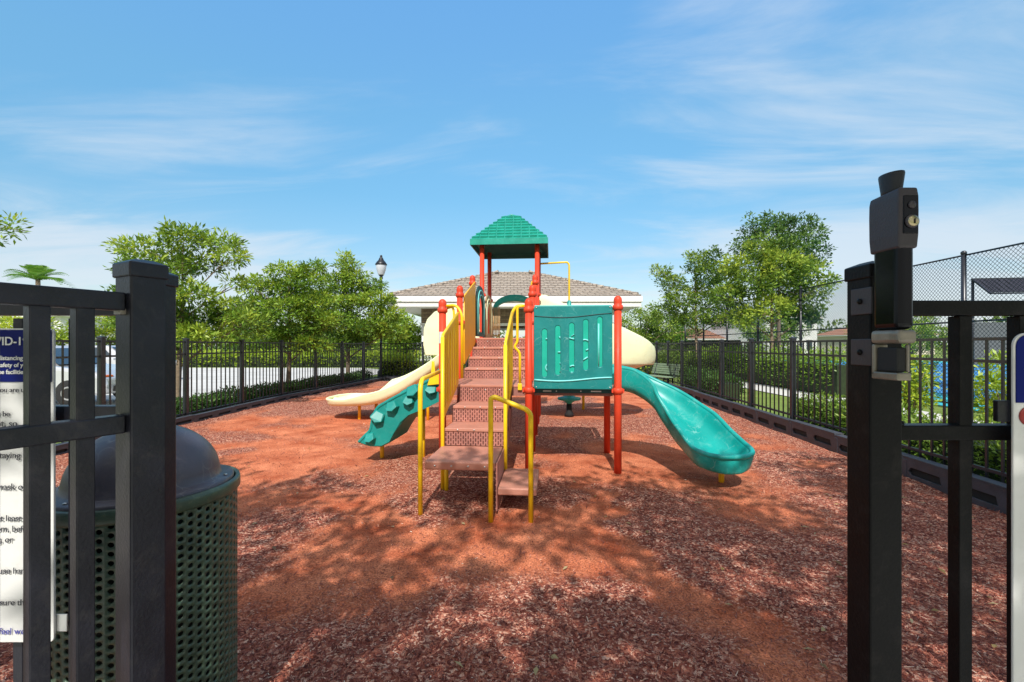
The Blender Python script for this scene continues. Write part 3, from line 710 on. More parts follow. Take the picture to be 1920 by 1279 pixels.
def bolts(mb, u0, u1, v, z, n, r=0.009):
    for i in range(n):
        u = u0 + (u1 - u0) * (i + .5) / n
        mb.lathe([(r, -0.003), (r, 0.003), (r * .6, 0.006), (0, 0.0065)], (0, 0, 0), 8)
        k = len(mb.v) - 4 * 8
        for j in range(k, len(mb.v)):
            x, y, zz = mb.v[j]; mb.v[j] = (u + x, v - zz, z + y)
    return mb

def stairs(u0, u1, vs, zs, vend):
    """risers at vs rising to zs"""
    st = None
    zprev = zs[0]
    fl = MB()
    for sgn, u in ((-1, u0 - .008), (1, u1 + .008)):
        poly = []
        for i, v in enumerate(vs): poly += [(v + .012, zs[i] - 0.10), (v + .012, zs[i + 1] - 0.02)]
        poly += [(vend, zs[-1] - 0.02), (vend, zs[-1] - 0.14)]
        k = len(vs)
        fl.prism([(vs[0] + .012, zs[0] - .02)] + [p for p in poly if True][1:] + [(vs[1] + .05 if k > 1 else vs[0] + .1, zs[0] - .1)], 'x', u - .006, u + .006)
    st = fl.build('stair_flight', M['skirt'], PS)
    for i, v in enumerate(vs):
        r = MB().b2((u0, v, zs[i] + 0.002), (u1, v + .010, zs[i + 1] - 0.036)).build('riser', M['riser'], st)
        if i < len(vs) - 1:
            vn = vs[i + 1]
            tr = MB().b2((u0, v - .012, zs[i + 1] - 0.034), (u1, vn - .001, zs[i + 1])).build('tread', M['tread'], st, bevel=0.006)
            bolts(MB(), u0 + .05, u1 - .05, v - .0125, zs[i + 1] - 0.017, 3).build('bolts', M['bolt'], st, recalc=False)
    bolts(MB(), u0 + .05, u1 - .05, vs[-1] - .002, zs[-1] - 0.06, 3).build('bolts', M['bolt'], st, recalc=False)
    return st
stairs(-.83, -.215, [-.80, -.40, -.005], [0.46, 0.64, 0.82, D1], 0.0)
stairs(-S_ + .07, -.06, [S_ + .0, S_ + .35, S_ + .70, 2 * S_ - .005], [D1, 1.17, 1.32, 1.47, D2], 2 * S_)

# transfer platform and its lower step
tp = MB().b2((-.86, -1.46, 0.385), (-.225, -.815, 0.46)).build('transfer_platform', M['tread'], PS, bevel=0.012)
bolts(MB(), -.84, -.24, -1.462, 0.422, 4).build('bolts', M['bolt'], tp, recalc=False)
MB().b2((-.222, -1.44, 0.03), (-.206, -.82, 0.45)).build('side_plate', M['riser'], tp)
ls = MB().b2((-.20, -1.46, 0.175), (.145, -.80, 0.24)).build('transfer_step', M['tread'], PS, bevel=0.012)
mb = MB()
for u, v in ((-.80, -.86), (-.27, -.86)): mb.tube([(u, v, -.1), (u, v, .39)], 0.022, 10)
mb.build('support_leg', M['yellow'], tp, recalc=False)
mb = MB()
for u in (-.15, .10): mb.tube([(u, -.84, -.1), (u, -.84, .18)], 0.022, 10)
mb.build('support_leg', M['yellow'], ls, recalc=False)

def rail(name, pts, r=0.0215, rad=0.10, lab=None):
    o = MB().tube(round_path(pts, rad, 7), r, 12).build(name, M['yellow'], PS, recalc=False)
    if lab: o['label'] = lab
    return o
rail('grab_rail', [(-.885, -1.50, -.1), (-.885, -1.50, 1.19), (-1.0, -.07, 1.21)], rad=0.13, lab='tall left grab rail rising from the ground to the post')
rail('grab_rail', [(-.246, -1.575, -.1), (-.246, -1.575, 1.04), (-.215, -1.573, 1.055), (.06, -1.57, 0.95), (.097, -1.568, 0.91), (.097, -1.568, -.1)], rad=0.09, lab='low arched grab rail in front of the small step')
rail('grab_rail', [(-1.0, 0.0, 1.975), (-.88, -.01, 1.985), (-.80, -.05, 1.88), (-.80, -.05, 1.1)], 0.017, 0.10)
rail('grab_rail', [(-1.0, .03, 1.95), (-.93, .03, 1.97), (-.915, .03, 1.9), (-.915, .03, D1)], 0.014, 0.04)
rail('grab_rail', [(-.05, 0.0, 1.965), (-.14, -.01, 1.975), (-.205, -.02, 1.88), (-.205, -.03, 1.70)], 0.019, 0.08)
rail('grab_rail', [(-.06, -.01, 1.965), (-.135, -.01, 1.96), (-.135, -.01, 1.53), (-.175, -.01, 1.48), (-.105, -.01, 1.41), (-.105, -.01, D1 - .04)], 0.016, 0.04)
MB().box((-.105, -.012, D1 - .02), (.05, .03, .08)).build('rail_foot', M['yellow'], PS, bevel=.006)

def wedge(u, pts, mat, slots, thick=0.02, bar=None):
    """sloped stair panel; pts (v,z): front-bottom, back-bottom, back-top, front-top"""
    (v0, b0), (v1, b1), (_, t1), (_, t0) = pts
    loops = [[(v0, b0), (v0 + .02, b0 - .02), (v1 - .02, b1 - .02), (v1, b1), (v1, t1 - .02), (v1 - .03, t1), (v0 + .01, t0 + .005), (v0, t0)]]
    for i in range(slots):
        k = (i + 0.75) / (slots + 0.5); v = v0 + (v1 - v0) * k; w = 0.016
        lo = b0 + (b1 - b0) * k + .11; hi = t0 + (t1 - t0) * k - .10
        loops.append([(v - w, lo), (v - w * .6, lo - .02), (v + w * .6, lo - .02), (v + w, lo + .01), (v + w, hi), (v + w * .6, hi + .02), (v - w * .6, hi + .015), (v - w, hi)])
    o = curve_plate('stair_panel', loops, thick, PX_VZ(u), mat, PS)
    if slots:
        rb = MB()
        for i in range(6):
            k = (i + .5) / 6; v = v0 + (v1 - v0) * k; lo = b0 + (b1 - b0) * k + .06; hi = t0 + (t1 - t0) * k - .06
            for sg in (-1, 1): rb.b2((u + sg * .0115, v - .012, lo), (u + sg * .016, v + .012, hi))
        rb.build('slot_light_strips', M['yellow'], o)  # added paler strips stand in for light coming through the slots
    if bar:
        MB().tube([(u, v0 - .02, -.1), (u, v0 - .02, t0 - .03)], 0.02, 12).build('panel_post', M['yellow'], o, recalc=False)
        MB().tube(round_path([(u, v0 - .02, t0 - .10), (u, v0 - .015, t0 - .01), (u, v1, t1 + .012)], .06), 0.017, 10).build('panel_rail', M['yellow'], o, recalc=False)
    return o
wedge(-.845, [(-.82, .76), (-.07, 1.05), (-.07, 1.87), (-.82, 1.61)], M['yplastic'], 4, bar=True)
wedge(-.195, [(-.82, .76), (-.07, 1.05), (-.07, 1.87), (-.82, 1.53)], M['yplastic'], 4, bar=True)
wedge(-1.0, [(S_ + .05, 1.24), (2 * S_ - .05, 1.54), (2 * S_ - .05, 2.55), (S_ + .05, 2.22)], M['yplastic'], 0)
wedge(-.05, [(S_ + .05, 1.24), (2 * S_ - .05, 1.54), (2 * S_ - .05, 2.55), (S_ + .05, 2.22)], M['yplastic'], 0)

# front barrier panel with five slots
def slot(c, w, z0, z1, n=8):
    pts = []
    for i in range(n + 1): a = math.pi * i / n; pts.append((c + w * math.cos(a), z1 - w + w * math.sin(a)))
    for i in range(n + 1): a = math.pi + math.pi * i / n; pts.append((c + w * math.cos(a), z0 + w + w * math.sin(a)))
    return pts
def rrect(x0, y0, x1, y1, r, n=5):
    pts = []
    for cx, cy, a0 in ((x1 - r, y1 - r, 0), (x0 + r, y1 - r, 90), (x0 + r, y0 + r, 180), (x1 - r, y0 + r, 270)):
        for i in range(n + 1): a = R(a0 + 90 * i / n); pts.append((cx + r * math.cos(a), cy + r * math.sin(a)))
    return pts
P0, P1 = .062, .985
cs = [P0 + (P1 - P0) * k for k in (0.138, 0.309, 0.486, 0.664, 0.842)]
zlo = [1.12, 1.145, 1.175, 1.205, 1.24]; zhi = [1.69, 1.73, 1.76, 1.80, 1.83]
loops = [rrect(P0, .975, P1, 1.965, .03)] + [slot(c, .030, a, b) for c, a, b in zip(cs, zlo, zhi)]
bp_ = curve_plate('barrier_panel', loops, .034, PX_UZ(-.012), M['teal'], PS, .008)
def wave(z, amp, u0, u1, ph): return [(u0 + (u1 - u0) * i / 24, -.031, z + amp * math.sin(ph + 5.2 * i / 24) + 0.02 * i / 24) for i in range(25)]
MB().tube(wave(1.835, .017, P0 + .01, P1 - .01, 2.6), .006, 6).build('wave_groove', M['tealdark'], bp_, recalc=False)
MB().tube(wave(1.082, .016, P0 + .006, P1 - .006, 2.9), .011, 6).build('wave_trim', M['teallight'], bp_, recalc=False)
MB().b2((P0 + .01, -.022, 1.962), (P1 - .01, .008, 1.972)).build('top_edge', M['teallight'], bp_)
mb = MB()
for u in (P0 + .03, P1 - .03):
    for z in (1.0, 1.945): bolts(mb, u - .01, u + .01, -.030, z, 1, .008)
mb.build('bolts', M['bolt'], bp_, recalc=False)
MB().b2((.05, .03, .925), (1.0, .055, .972)).build('panel_bracket', M['tealdark'], PS)
mb = MB()
for u, wd in ((.22, .10), (.33, .012), (.62, .012), (.80, .12)): mb.box((u, .0285, .948), (wd, .002, .014))
mb.build('label_plate', M['signwhite'], bp_)
# rear game panel seen through the slots
gp = curve_plate('game_panel', [rrect(.06, 1.02, .99, 1.95, .04)], .03, PX_UZ(S_ + .0), M['tealmid'], PS, .006)
mb = MB(); vq = S_ - .022
def ring(cx, cz, r, a0=0, a1=360, n=18): return [(cx + r * math.cos(R(a0 + (a1 - a0) * i / n)), vq, cz + r * math.sin(R(a0 + (a1 - a0) * i / n))) for i in range(n + 1)]
mb.tube(ring(.22, 1.50, .09, -90, 110), .012, 6); mb.tube([(.38, vq, 1.62), (.45, vq, 1.55), (.46, vq, 1.42)], .012, 6)
mb.tube([(.36, vq, 1.40), (.44, vq, 1.40)], .012, 6); mb.tube([(.39, vq, 1.25), (.46, vq, 1.19), (.39, vq, 1.12)], .012, 6)
mb.tube([(.55, vq, 1.62), (.60, vq, 1.66), (.60, vq, 1.34)], .012, 6); mb.tube([(.52, vq, 1.60), (.60, vq, 1.58)], .012, 6)
mb.tube(ring(.57, 1.16, .05, -120, 140), .012, 6); mb.tube(ring(.74, 1.5, .075, -80, 120), .012, 6)
mb.tube([(.70, vq, 1.28), (.78, vq, 1.33)], .012, 6); mb.tube([(.93, vq, 1.2), (.93, vq, 1.8)], .012, 6)
mb.tube(ring(.24, 1.18, .05, 60, 280), .012, 6); mb.tube(ring(.76, 1.12, .05, 150, 330), .012, 6)
mb.build('game_track', M['teallight'], gp, recalc=False)

# arch panels beside the upper deck
def arch_panel(u, v0, v1, z0, z1, mat, trim):
    vm = (v0 + v1) / 2; w = (v1 - v0) / 2
    def goth(k, zt, zb):
        out = [(vm - w * k, zb), (vm + w * k, zb)]
        for i in range(9): a = i / 8; out.append((vm + w * k * math.cos(a * math.pi / 2) ** 0.8 if i < 8 else vm, zt - (zt - zb) * .42 * (1 - math.sin(a * math.pi / 2))))
        for i in range(7, -1, -1): a = i / 8; out.append((vm - w * k * math.cos(a * math.pi / 2) ** 0.8, zt - (zt - zb) * .42 * (1 - math.sin(a * math.pi / 2))))
        return out
    o = curve_plate('arch_panel', [goth(1, z1, z0), goth(.55, z1 - .2, z0 + .08)], .03, PX_VZ(u), mat, PS)
    mb = MB()
    for k, zt, zb in ((.62, z1 - .16, z0 + .06), (.8, z1 - .08, z0 + .04)):
        lp = goth(k, zt, zb); mb.tube([(u + .018, a, b) for a, b in lp[1:]] + [(u + .018,) + lp[0]], .012, 6)
    mb.build('arch_trim', trim, o, recalc=False)
    return o
arch_panel(-S_ + .05, 2 * S_ + .05, 3 * S_ - .05, D2 + .03, 2.55, M['tealdark'], M['teallight'])
arch_panel(-S_ + .05, 3 * S_ + .05, 4 * S_ - .05, D2 + .03, 2.50, M['tan'], M['cream'])
arch_panel(-.05, 2 * S_ + .05, 3 * S_ - .05, D2 + .03, 2.55, M['tealdark'], M['teallight'])
# rear arch hood of the tower
arc = lambda r, h, n=14, z0=2.28: [(-.52 + r * math.cos(math.pi * i / n), z0 + h * math.sin(math.pi * i / n)) for i in range(n + 1)]
hood = curve_plate('arch_hood', [arc(.46, .30) + [(-.99, 1.95), (-.90, 1.95)] + arc(.38, .16)[::-1] + [(-.14, 1.95), (-.05, 1.95)]], .16, PX_UZ(4 * S_ + .1), M['tealslide'], PS, .012)
mb = MB()
for i in range(6): mb.tube([(-.98, 4 * S_ - .03, D2 + .05), (-.98 + .02, 4 * S_ - .03, 2.3)] if i == 0 else [(-.98 + .03 * i, 4 * S_ - .03, D2 + .05), (-.98 + .03 * i, 4 * S_ - .03, 2.3)], .011, 6)
mb.build('side_barrier', M['tan'], PS, recalc=False)

# tower roof
RC = (-.525, 3.5 * S_ + .04); RH = .73; ZE = 3.38
rf = MB()
def ringsq(h, z): return [(RC[0] - h, RC[1] - h, z), (RC[0] + h, RC[1] - h, z), (RC[0] + h, RC[1] + h, z), (RC[0] - h, RC[1] + h, z)]
rows = [(RH, ZE), (RH, ZE + .11), (RH - .03, ZE + .125)]
vs = []; fs = []
for h, z in rows: vs += ringsq(h, z)
for i in range(len(rows) - 1):
    for k in range(4): fs.append((i * 4 + k, i * 4 + (k + 1) % 4, i * 4 + 4 + (k + 1) % 4, i * 4 + 4 + k))
b = len(vs); vs += ringsq(.12, 4.08); fs += [(8 + k, 8 + (k + 1) % 4, b + (k + 1) % 4, b + k) for k in range(4)] + [(b, b + 1, b + 2, b + 3)]
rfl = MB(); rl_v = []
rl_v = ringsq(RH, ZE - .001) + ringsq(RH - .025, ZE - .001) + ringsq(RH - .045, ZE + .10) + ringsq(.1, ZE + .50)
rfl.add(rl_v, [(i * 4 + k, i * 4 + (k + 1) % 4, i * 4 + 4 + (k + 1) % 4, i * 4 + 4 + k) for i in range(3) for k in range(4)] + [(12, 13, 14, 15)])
rf.add(vs, fs)
roof = rf.build('tower_roof', M['roofgreen'], PS)
rfl.build('shaded_underside', M['tealdark'], roof, recalc=False)  # inside of the same roof plastic, its shade put into a darker colour
sh = MB(); NC = 8; rr_ = random.Random(3)
for side in range(4):
    Rm = Matrix.Translation((RC[0], RC[1], 0)) @ Matrix.Rotation(side * math.pi / 2, 4, 'Z')
    for c in range(NC):
        k0, k1 = c / NC, (c + 1.12) / NC
        h0 = (RH - .03) + (.12 - RH + .03) * k0; h1 = (RH - .03) + (.12 - RH + .03) * min(1, k1)
        z0 = ZE + .125 + (4.08 - ZE - .125) * k0; z1 = ZE + .125 + (4.08 - ZE - .125) * min(1, k1)
        wdt = .155; n = max(1, math.ceil(2 * h0 / wdt)) + 1
        for i in range(-1, n):
            a = -h0 + (i + (0.5 if c % 2 else 0)) * wdt + .010; e = a + wdt - .020
            def cl(x, h): return max(-h, min(h, x))
            a0, e0 = cl(a, h0), cl(e, h0)
            if e0 - a0 < .02: continue
            a1, e1 = cl(a, h1), cl(e, h1)
            if e1 - a1 < .0: a1 = e1 = (a1 + e1) / 2
            o_ = .036 + rr_.uniform(-.003, .003)
            q = [(a0, -h0 - o_ * .3, z0 + o_), (e0, -h0 - o_ * .3, z0 + o_), (e1, -h1, z1 + .004), (a1, -h1, z1 + .004), (a0, -h0 + .004, z0 - .002), (e0, -h0 + .004, z0 - .002)]
            sh.add([Rm @ Vector(p) for p in q], [(0, 1, 2, 3), (4, 5, 1, 0), (0, 3, 4), (1, 5, 2)])
sh.build('shingles', M['roofgreen'], roof, recalc=False)
MB().lathe([(.15, 0), (.15, .03), (.10, .045), (0, .05)], (RC[0], RC[1], 4.07), 4).build('roof_peak', M['roofgreen'], roof, recalc=False)

# ---------------------------------------------------------------- chutes
def chute(name, path, width, wall, mat, lanes=1, endround=.28, k=8, wallend=.08, parent=PS, startflat=True, thick=.045, wallr=None, rim=.026):
    P = smooth_path(path, k); n = len(P)
    dist = [0]
    for a, b in zip(P, P[1:]): dist.append(dist[-1] + (b - a).length)
    Ltot = dist[-1]; V, F = [], []; ns = None; RL, RR = [], []
    for i, p in enumerate(P):
        t = (P[min(n - 1, i + 1)] - P[max(0, i - 1)]); t.z = 0; t.normalize()
        lat = Vector((t.y, -t.x, 0))
        rem = Ltot - dist[i]; f = 1.0; lift = 0.0
        if rem < endround:
            q = 1 - rem / endround; f = math.sqrt(max(0.03, 1 - (q * 0.985) ** 2)) * .72 + .28 * (1 - q * q * .4); lift = q ** 2.2
        b = width / 2 * f
        s0 = dist[i] / Ltot
        w = wall(s0); fl = lift * (w - .02)
        def mkhalf(w): return [(b + .005, -thick - .0), (b + .03, w * .45), (b + .045, w - .03), (b + .052, w + .0), (b + .030, w + .022), (b - .004, w + .006), (b - .02, w * .55 + fl * .45), (b - .06, .035 + fl), (b - .14 if lanes == 1 else b * .75, .006 + fl)]
        half = mkhalf(w); w2 = wallr(s0) if wallr else w; halfr = mkhalf(w2)
        if lift > 0 or True: RL.append(p - lat * (b + .026) + Vector((0, 0, w + .006))); RR.append(p + lat * (b + .026) + Vector((0, 0, w2 + .006)))
        if lanes == 1:
            inner = [(b * .35, 0 + fl), (0, 0 + fl)]
        else:
            inner = [(b * .5, 0 + fl), (b * .22, .006 + fl), (b * .08, .05 + fl * .6), (0, .065 + fl * .5)]
        top = half + inner
        topr = halfr + inner; prof = [(-x, z) for x, z in top[:-1]] + [top[-1]] + [(x, z) for x, z in topr[:-1]][::-1]
        prof += [(b * .5, -thick - .012), (0, -thick - .015), (-b * .5, -thick - .012)]
        ns = len(prof)
        for x, z in prof: V.append(p + lat * x + Vector((0, 0, z)))
    for i in range(n - 1):
        for j in range(ns):
            j2 = (j + 1) % ns; F.append((i * ns + j, i * ns + j2, (i + 1) * ns + j2, (i + 1) * ns + j))
    F.append(tuple(range(ns))); F.append(tuple(range((n - 1) * ns, n * ns))[::-1])
    mb = MB(); mb.add(V, F, True)
    o = mb.build(name, mat, parent, subsurf=1)
    if rim: MB().tube(RL + RR[::-1], rim, 10).build('slide_rim', mat, o, recalc=False)
    return o
def W2L(x, y, z):
    dx, dy = x - .2, y - 5.45; c, s = math.cos(R(5)), math.sin(R(5))
    return (dx * c - dy * s, dx * s + dy * c, z)
gs = chute('slide', [W2L(*p) for p in ((1.28, 5.88, .99), (1.58, 5.87, .93), (1.90, 5.76, .72), (2.10, 5.52, .50), (2.19, 5.20, .34), (2.23, 4.92, .255), (2.24, 4.62, .235))], .57, lambda s: .23 if s < .6 else .23 - .11 * (s - .6) / .4, M['tealslide'], 1, .26)
gs['label'] = 'teal curved single slide on the right side'
x, y, z = W2L(2.30, 5.0, 0); MB().tube([(x, y, -.1), (x, y, .24)], .03, 10).build('support_leg', M['yplastic'], gs, recalc=False)
mb = MB(); rr_ = random.Random(9)   # pale scuff marks scratched in the slide's wall are left to the material

cs_ = chute('slide', [(-1.05, 3.72, 1.60), (-1.30, 3.72, 1.52), (-1.75, 3.72, 1.22), (-2.25, 3.72, .86), (-2.75, 3.72, .55), (-3.2, 3.72, .38), (-3.7, 3.72, .33), (-4.28, 3.72, .33)], 1.06, lambda s: .17 if s < .74 else .17 - .09 * min(1, (s - .74) / .12), M['cream'], 2, .26, wallr=lambda s: .12 + .22 * min(1, s / .15) if s < .70 else max(.08, .34 - .26 * (s - .70) / .10))
cs_['label'] = 'wide cream double slide on the left'
for u, v in ((-3.62, 3.5), (-3.45, 3.95), (-2.2, 3.5)):
    MB().tube([(u, v, -.1), (u, v, .33 if u < -3 else .84)], .03, 10).build('support_leg', M['yplastic'], cs_, recalc=False)
hoodpts = [(-2.16, 1.30), (-1.10, 1.30), (-1.10, 2.05), (-1.35, 2.22), (-1.75, 2.22), (-1.98, 2.14), (-2.12, 2.0), (-2.19, 1.82), (-2.20, 1.5)]
for v in (3.18, 4.26):
    h_ = curve_plate('slide_hood', [hoodpts], .05, PX_UZ(v), M['cream'], PS, .015)
# cream spiral slide on the far right of the tower
sp_path = [(0.0, 3.7, 1.60), (.45, 3.66, 1.56), (1.0, 3.62, 1.44), (1.5, 3.68, 1.30), (1.88, 3.95, 1.20), (2.0, 4.4, 1.12), (1.85, 4.95, .98), (1.5, 5.2, .80), (.95, 5.15, .62), (.55, 4.95, .48), (.2, 4.75, .42)]
ss = chute('slide', sp_path, .62, lambda s: .16, M['cream'], 1, .2)
ss['label'] = 'cream spiral slide with a tall rounded outer wall behind the panel'
Pq = smooth_path(sp_path, 8)[:52]; V, F = [], []; nq = len(Pq)
for i, p in enumerate(Pq):
    t = (Pq[min(nq - 1, i + 1)] - Pq[max(0, i - 1)]); t.z = 0; t.normalize(); lat = Vector((t.y, -t.x, 0))
    k = i / (nq - 1); top = 2.46 if k < .08 else 2.46 - .98 * min(1, (k - .08) / .60); bot = 1.10
    bulge = .06 * math.sin(math.pi * .5)
    for off, z in ((.345, bot + .03), (.36, bot), (.40, bot + .0), (.44, (bot + top) / 2), (.41, top - .02), (.39, top + .012), (.36, top), (.37, (bot + top) / 2)):
        V.append(p.xy.to_3d() + lat * off + Vector((0, 0, z)))
for i in range(nq - 1):
    for j in range(8): j2 = (j + 1) % 8; F.append((i * 8 + j, i * 8 + j2, (i + 1) * 8 + j2, (i + 1) * 8 + j))
F += [tuple(range(8)), tuple(range((nq - 1) * 8, nq * 8))[::-1]]
MB().add(V, F, True).build('outer_wall', M['cream'], ss, subsurf=1)
MB().tube([(1.0, 5.15, -.1), (1.0, 5.15, .6)], .03, 10).build('support_leg', M['yplastic'], ss, recalc=False)

# climbing pole with lily-pad discs behind the panel
pole = MB().tube(round_path([(0.04, 4 * S_, 3.22), (.60, 4 * S_ + .03, 3.25), (.64, 4 * S_ + .03, 3.2), (.64, 4 * S_ + .03, -.1)], .16, 8), .019, 12).build('pod_pole', M['yellow'], PS, recalc=False)
for z, r in ((2.32, .09), (1.55, .23), (.98, .23), (.38, .25)):
    if r < .1: prof = [(r, -.05), (r, -.03), (.05, .0), (.04, .09), (.03, .12), (.0, .125)]
    else: prof = [(.05, -.13), (.06, -.10), (r * .5, -.055), (r * .93, -.035), (r, -.012), (r * .95, .012), (r * .6, .03), (.10, .05), (.07, .08), (.06, .13), (0, .135)]
    MB().lathe(prof, (.64, 4 * S_ + .03, z), 26).build('pod_disc', M['tealslide'], pole, recalc=False)
MB().lathe([(.10, 0), (.09, .06), (.06, .1), (.055, .28), (0, .285)], (.64, 4 * S_ + .03, 0), 16).build('pole_base', M['hole'], pole, recalc=False)

# rock climber on the left of the landing
def px_to_local(x, y, v):
    a = (x - 960) / 853.0; s, c = math.sin(R(5)), math.cos(R(5))
    Y = (v + 5.45 * c + .2 * s) / (a * s + c); X = a * Y; Z = 1.5 - (y - 647) * Y / 853.0
    return W2L(X, Y, Z)
CL = [(-1.09, 1.24), (-1.24, 1.08), (-1.50, .955), (-1.81, .79), (-1.93, .70), (-1.985, .55), (-2.01, .44), (-2.085, .36), (-2.16, .285), (-2.14, .25), (-2.02, .215), (-1.87, .215), (-1.765, .265), (-1.70, .38), (-1.61, .515), (-1.50, .625), (-1.28, .715), (-1.09, .81)]
V0, V1 = .12, .86
mb = MB()
n = len(CL); loopv = []
for v, ins in ((V0, .018), (V0 + .02, 0.0), (V1 - .02, 0.0), (V1, .018)):
    cx = sum(p[0] for p in CL) / n; cz = sum(p[1] for p in CL) / n
    for (u, z) in CL:
        du, dz = u - cx, z - cz; L = math.hypot(du, dz); loopv.append((u - du / L * ins, v, z - dz / L * ins))
fs = []
for r_ in range(3):
    for i in range(n): fs.append((r_ * n + i, r_ * n + (i + 1) % n, (r_ + 1) * n + (i + 1) % n, (r_ + 1) * n + i))
fs += [tuple(range(n))[::-1], tuple(range(3 * n, 4 * n))]
mb.add(loopv, fs)
cl = mb.build('rock_climber', M['climb'], PS)
# raised lip along the near edge and a scalloped far wall
lip = [(u, V0 + .012, z - .015) for u, z in CL[0:9]]
MB().tube(smooth_path(lip, 4), .022, 8).build('edge_lip', M['climb'], cl, recalc=False)
far = [(u, z) for u, z in CL[0:6]]
poly = []
P2 = smooth_path([(u, z, 0) for u, z in far], 6)
for i, p in enumerate(P2): poly.append((p.x, p.y + .045 + .035 * abs(math.sin(i * .42))))
poly += [(P2[-1].x + .02, P2[-1].y - .2), (P2[0].x, P2[0].y - .3)]
curve_plate('far_wall', [poly], .05, PX_UZ(V1 + .01), M['climb'], cl, .012)
def rock(u, z, r, ang, seed):
    rg = random.Random(seed); mb = MB(); n = 5
    k = lambda: rg.uniform(.88, 1.12)
    ca, sa = math.cos(ang), math.sin(ang)
    def P(a, b_, o): return (u + r * (a * ca - b_ * sa), V0 + .004 - o, z + r * (a * sa + b_ * ca))
    q = [P(-.6 * k(), .85, 0), P(.6 * k(), .85 * k(), 0), P(1.0 * k(), -.1, 0), P(.15, -1.05 * k(), 0), P(-.95 * k(), -.2, 0),
         P(-.74, -.18, .085), P(.08, -.46 * k(), .095), P(.76, -.08, .082), P(-.5, .68, .03), P(.5, .70, .03)]
    mb.add(q, [(8, 9, 7, 6, 5), (0, 1, 9, 8), (1, 2, 7, 9), (0, 8, 5, 4), (4, 5, 6, 3), (2, 3, 6, 7), (4, 3, 2, 1, 0)])
    return mb.build('rock_hold', M['climb'], cl, bevel=.008)
for i, (px, py, r) in enumerate(((709, 783, .105), (736, 764, .095), (767, 752, .085), (775, 735, .10), (809, 731, .09), (695, 822, .085))):
    u, v, z = px_to_local(px, py, V0); rock(u, z, r * 1.0, (-.45, .30, -.1, .35, -.25, .2)[i], i + 2)
MB().tube([(-1.98, .45, -.1), (-1.98, .45, .25)], .028, 10).build('support_leg', M['yplastic'], cl, recalc=False)
MB().tube([(-1.45, .55, -.1), (-1.45, .55, .66)], .028, 10).build('support_leg', M['yellow'], cl, recalc=False)
curve_plate('climber_handle', [[(-1.26, 1.00), (-1.07, 1.02), (-1.10, 1.13), (-1.16, 1.16), (-1.17, 1.30), (-1.20, 1.30), (-1.21, 1.15)]], .03, PX_UZ(.07), M['yellow'], PS, .008)
# ------------------------------------------------------------------ foreground gates, left
LG = thing('metal_gate', 'open black gate leaf on the left swung toward the viewer beside the trash can', 'gate', (-.838, 1.0, 0))
def gp_(t, w=0.0): # t metres toward the camera along the leaf, w across (to the right)
    d = Vector((-.45, -.893, 0)); nn = Vector((.893, -.45, 0)); return d * t + nn * w
gz = math.atan2(-.893, -.45)
PW = .070
po = MB().box(gp_(-PW / 2, -PW / 2) + Vector((0, 0, .87)), (PW, PW, 1.60), gz).build('gate_post', M['gate'], LG, bevel=.004)
def pcap(c, w, z, rz, parent):
    h = w / 2 + .004; mb = MB(); Mx = Matrix.Translation((c[0], c[1], z)) @ Matrix.Rotation(rz, 4, 'Z')
    vs = [(-h, -h, -.026), (h, -h, -.026), (h, h, -.026), (-h, h, -.026), (-h, -h, 0.006), (h, -h, .006), (h, h, .006), (-h, h, .006), (-h * .45, -h * .45, .016), (h * .45, -h * .45, .016), (h * .45, h * .45, .016), (-h * .45, h * .45, .016)]
    mb.add([Mx @ Vector(v) for v in vs], [(3, 2, 1, 0), (0, 1, 5, 4), (1, 2, 6, 5), (2, 3, 7, 6), (3, 0, 4, 7), (4, 5, 9, 8), (5, 6, 10, 9), (6, 7, 11, 10), (7, 4, 8, 11), (8, 9, 10, 11)])
    return mb.build('post_cap', M['gate'] if w < .072 else M['gateshaded'], parent, bevel=.003)
pcap(gp_(-PW / 2, -PW / 2), PW, 1.678, gz, po)
for zt in (1.616, 1.345, 0.22):
    a = gp_(0.001, -PW / 2); b = gp_(1.1, -PW / 2)
    MB().bar((a.x, a.y, zt - .020), (b.x, b.y, zt - .020), .036, .040).build('rail', M['gate'], LG, bevel=.003)
MB().box(gp_(.0, -PW / 2) + Vector((0, 0, 1.574)), (.02, .03, .012), gz).build('weld_bracket', M['latchmetal'], LG)
for i in range(14):
    t = .069 + .069 * i
    MB().box(gp_(t, -PW / 2) + Vector((0, 0, .90)), (.031, .031, 1.355), gz).build('picket', M['gate'], LG, bevel=.002)

FP = thing('fence_panel', 'black fixed fence panel and hinge post behind the open left gate leaf', 'fence', (-.945, 1.205, 0))
po = MB().box((0, 0, .82), (.066, .066, 1.70)).build('hinge_post', M['gate'], FP, bevel=.004)
pcap((0, 0), .066, 1.682, 0, po)
for zt in (1.616, 1.340, .22):
    MB().bar((-.034, .0, zt - .019), (-2.4, .0, zt - .019), .034, .038).build('rail', M['gate'], FP, bevel=.003)
for i in range(14):
    MB().box((-.06 - .145 * i, 0, .89), (.026, .026, 1.36)).build('picket', M['gate'], FP, bevel=.002)

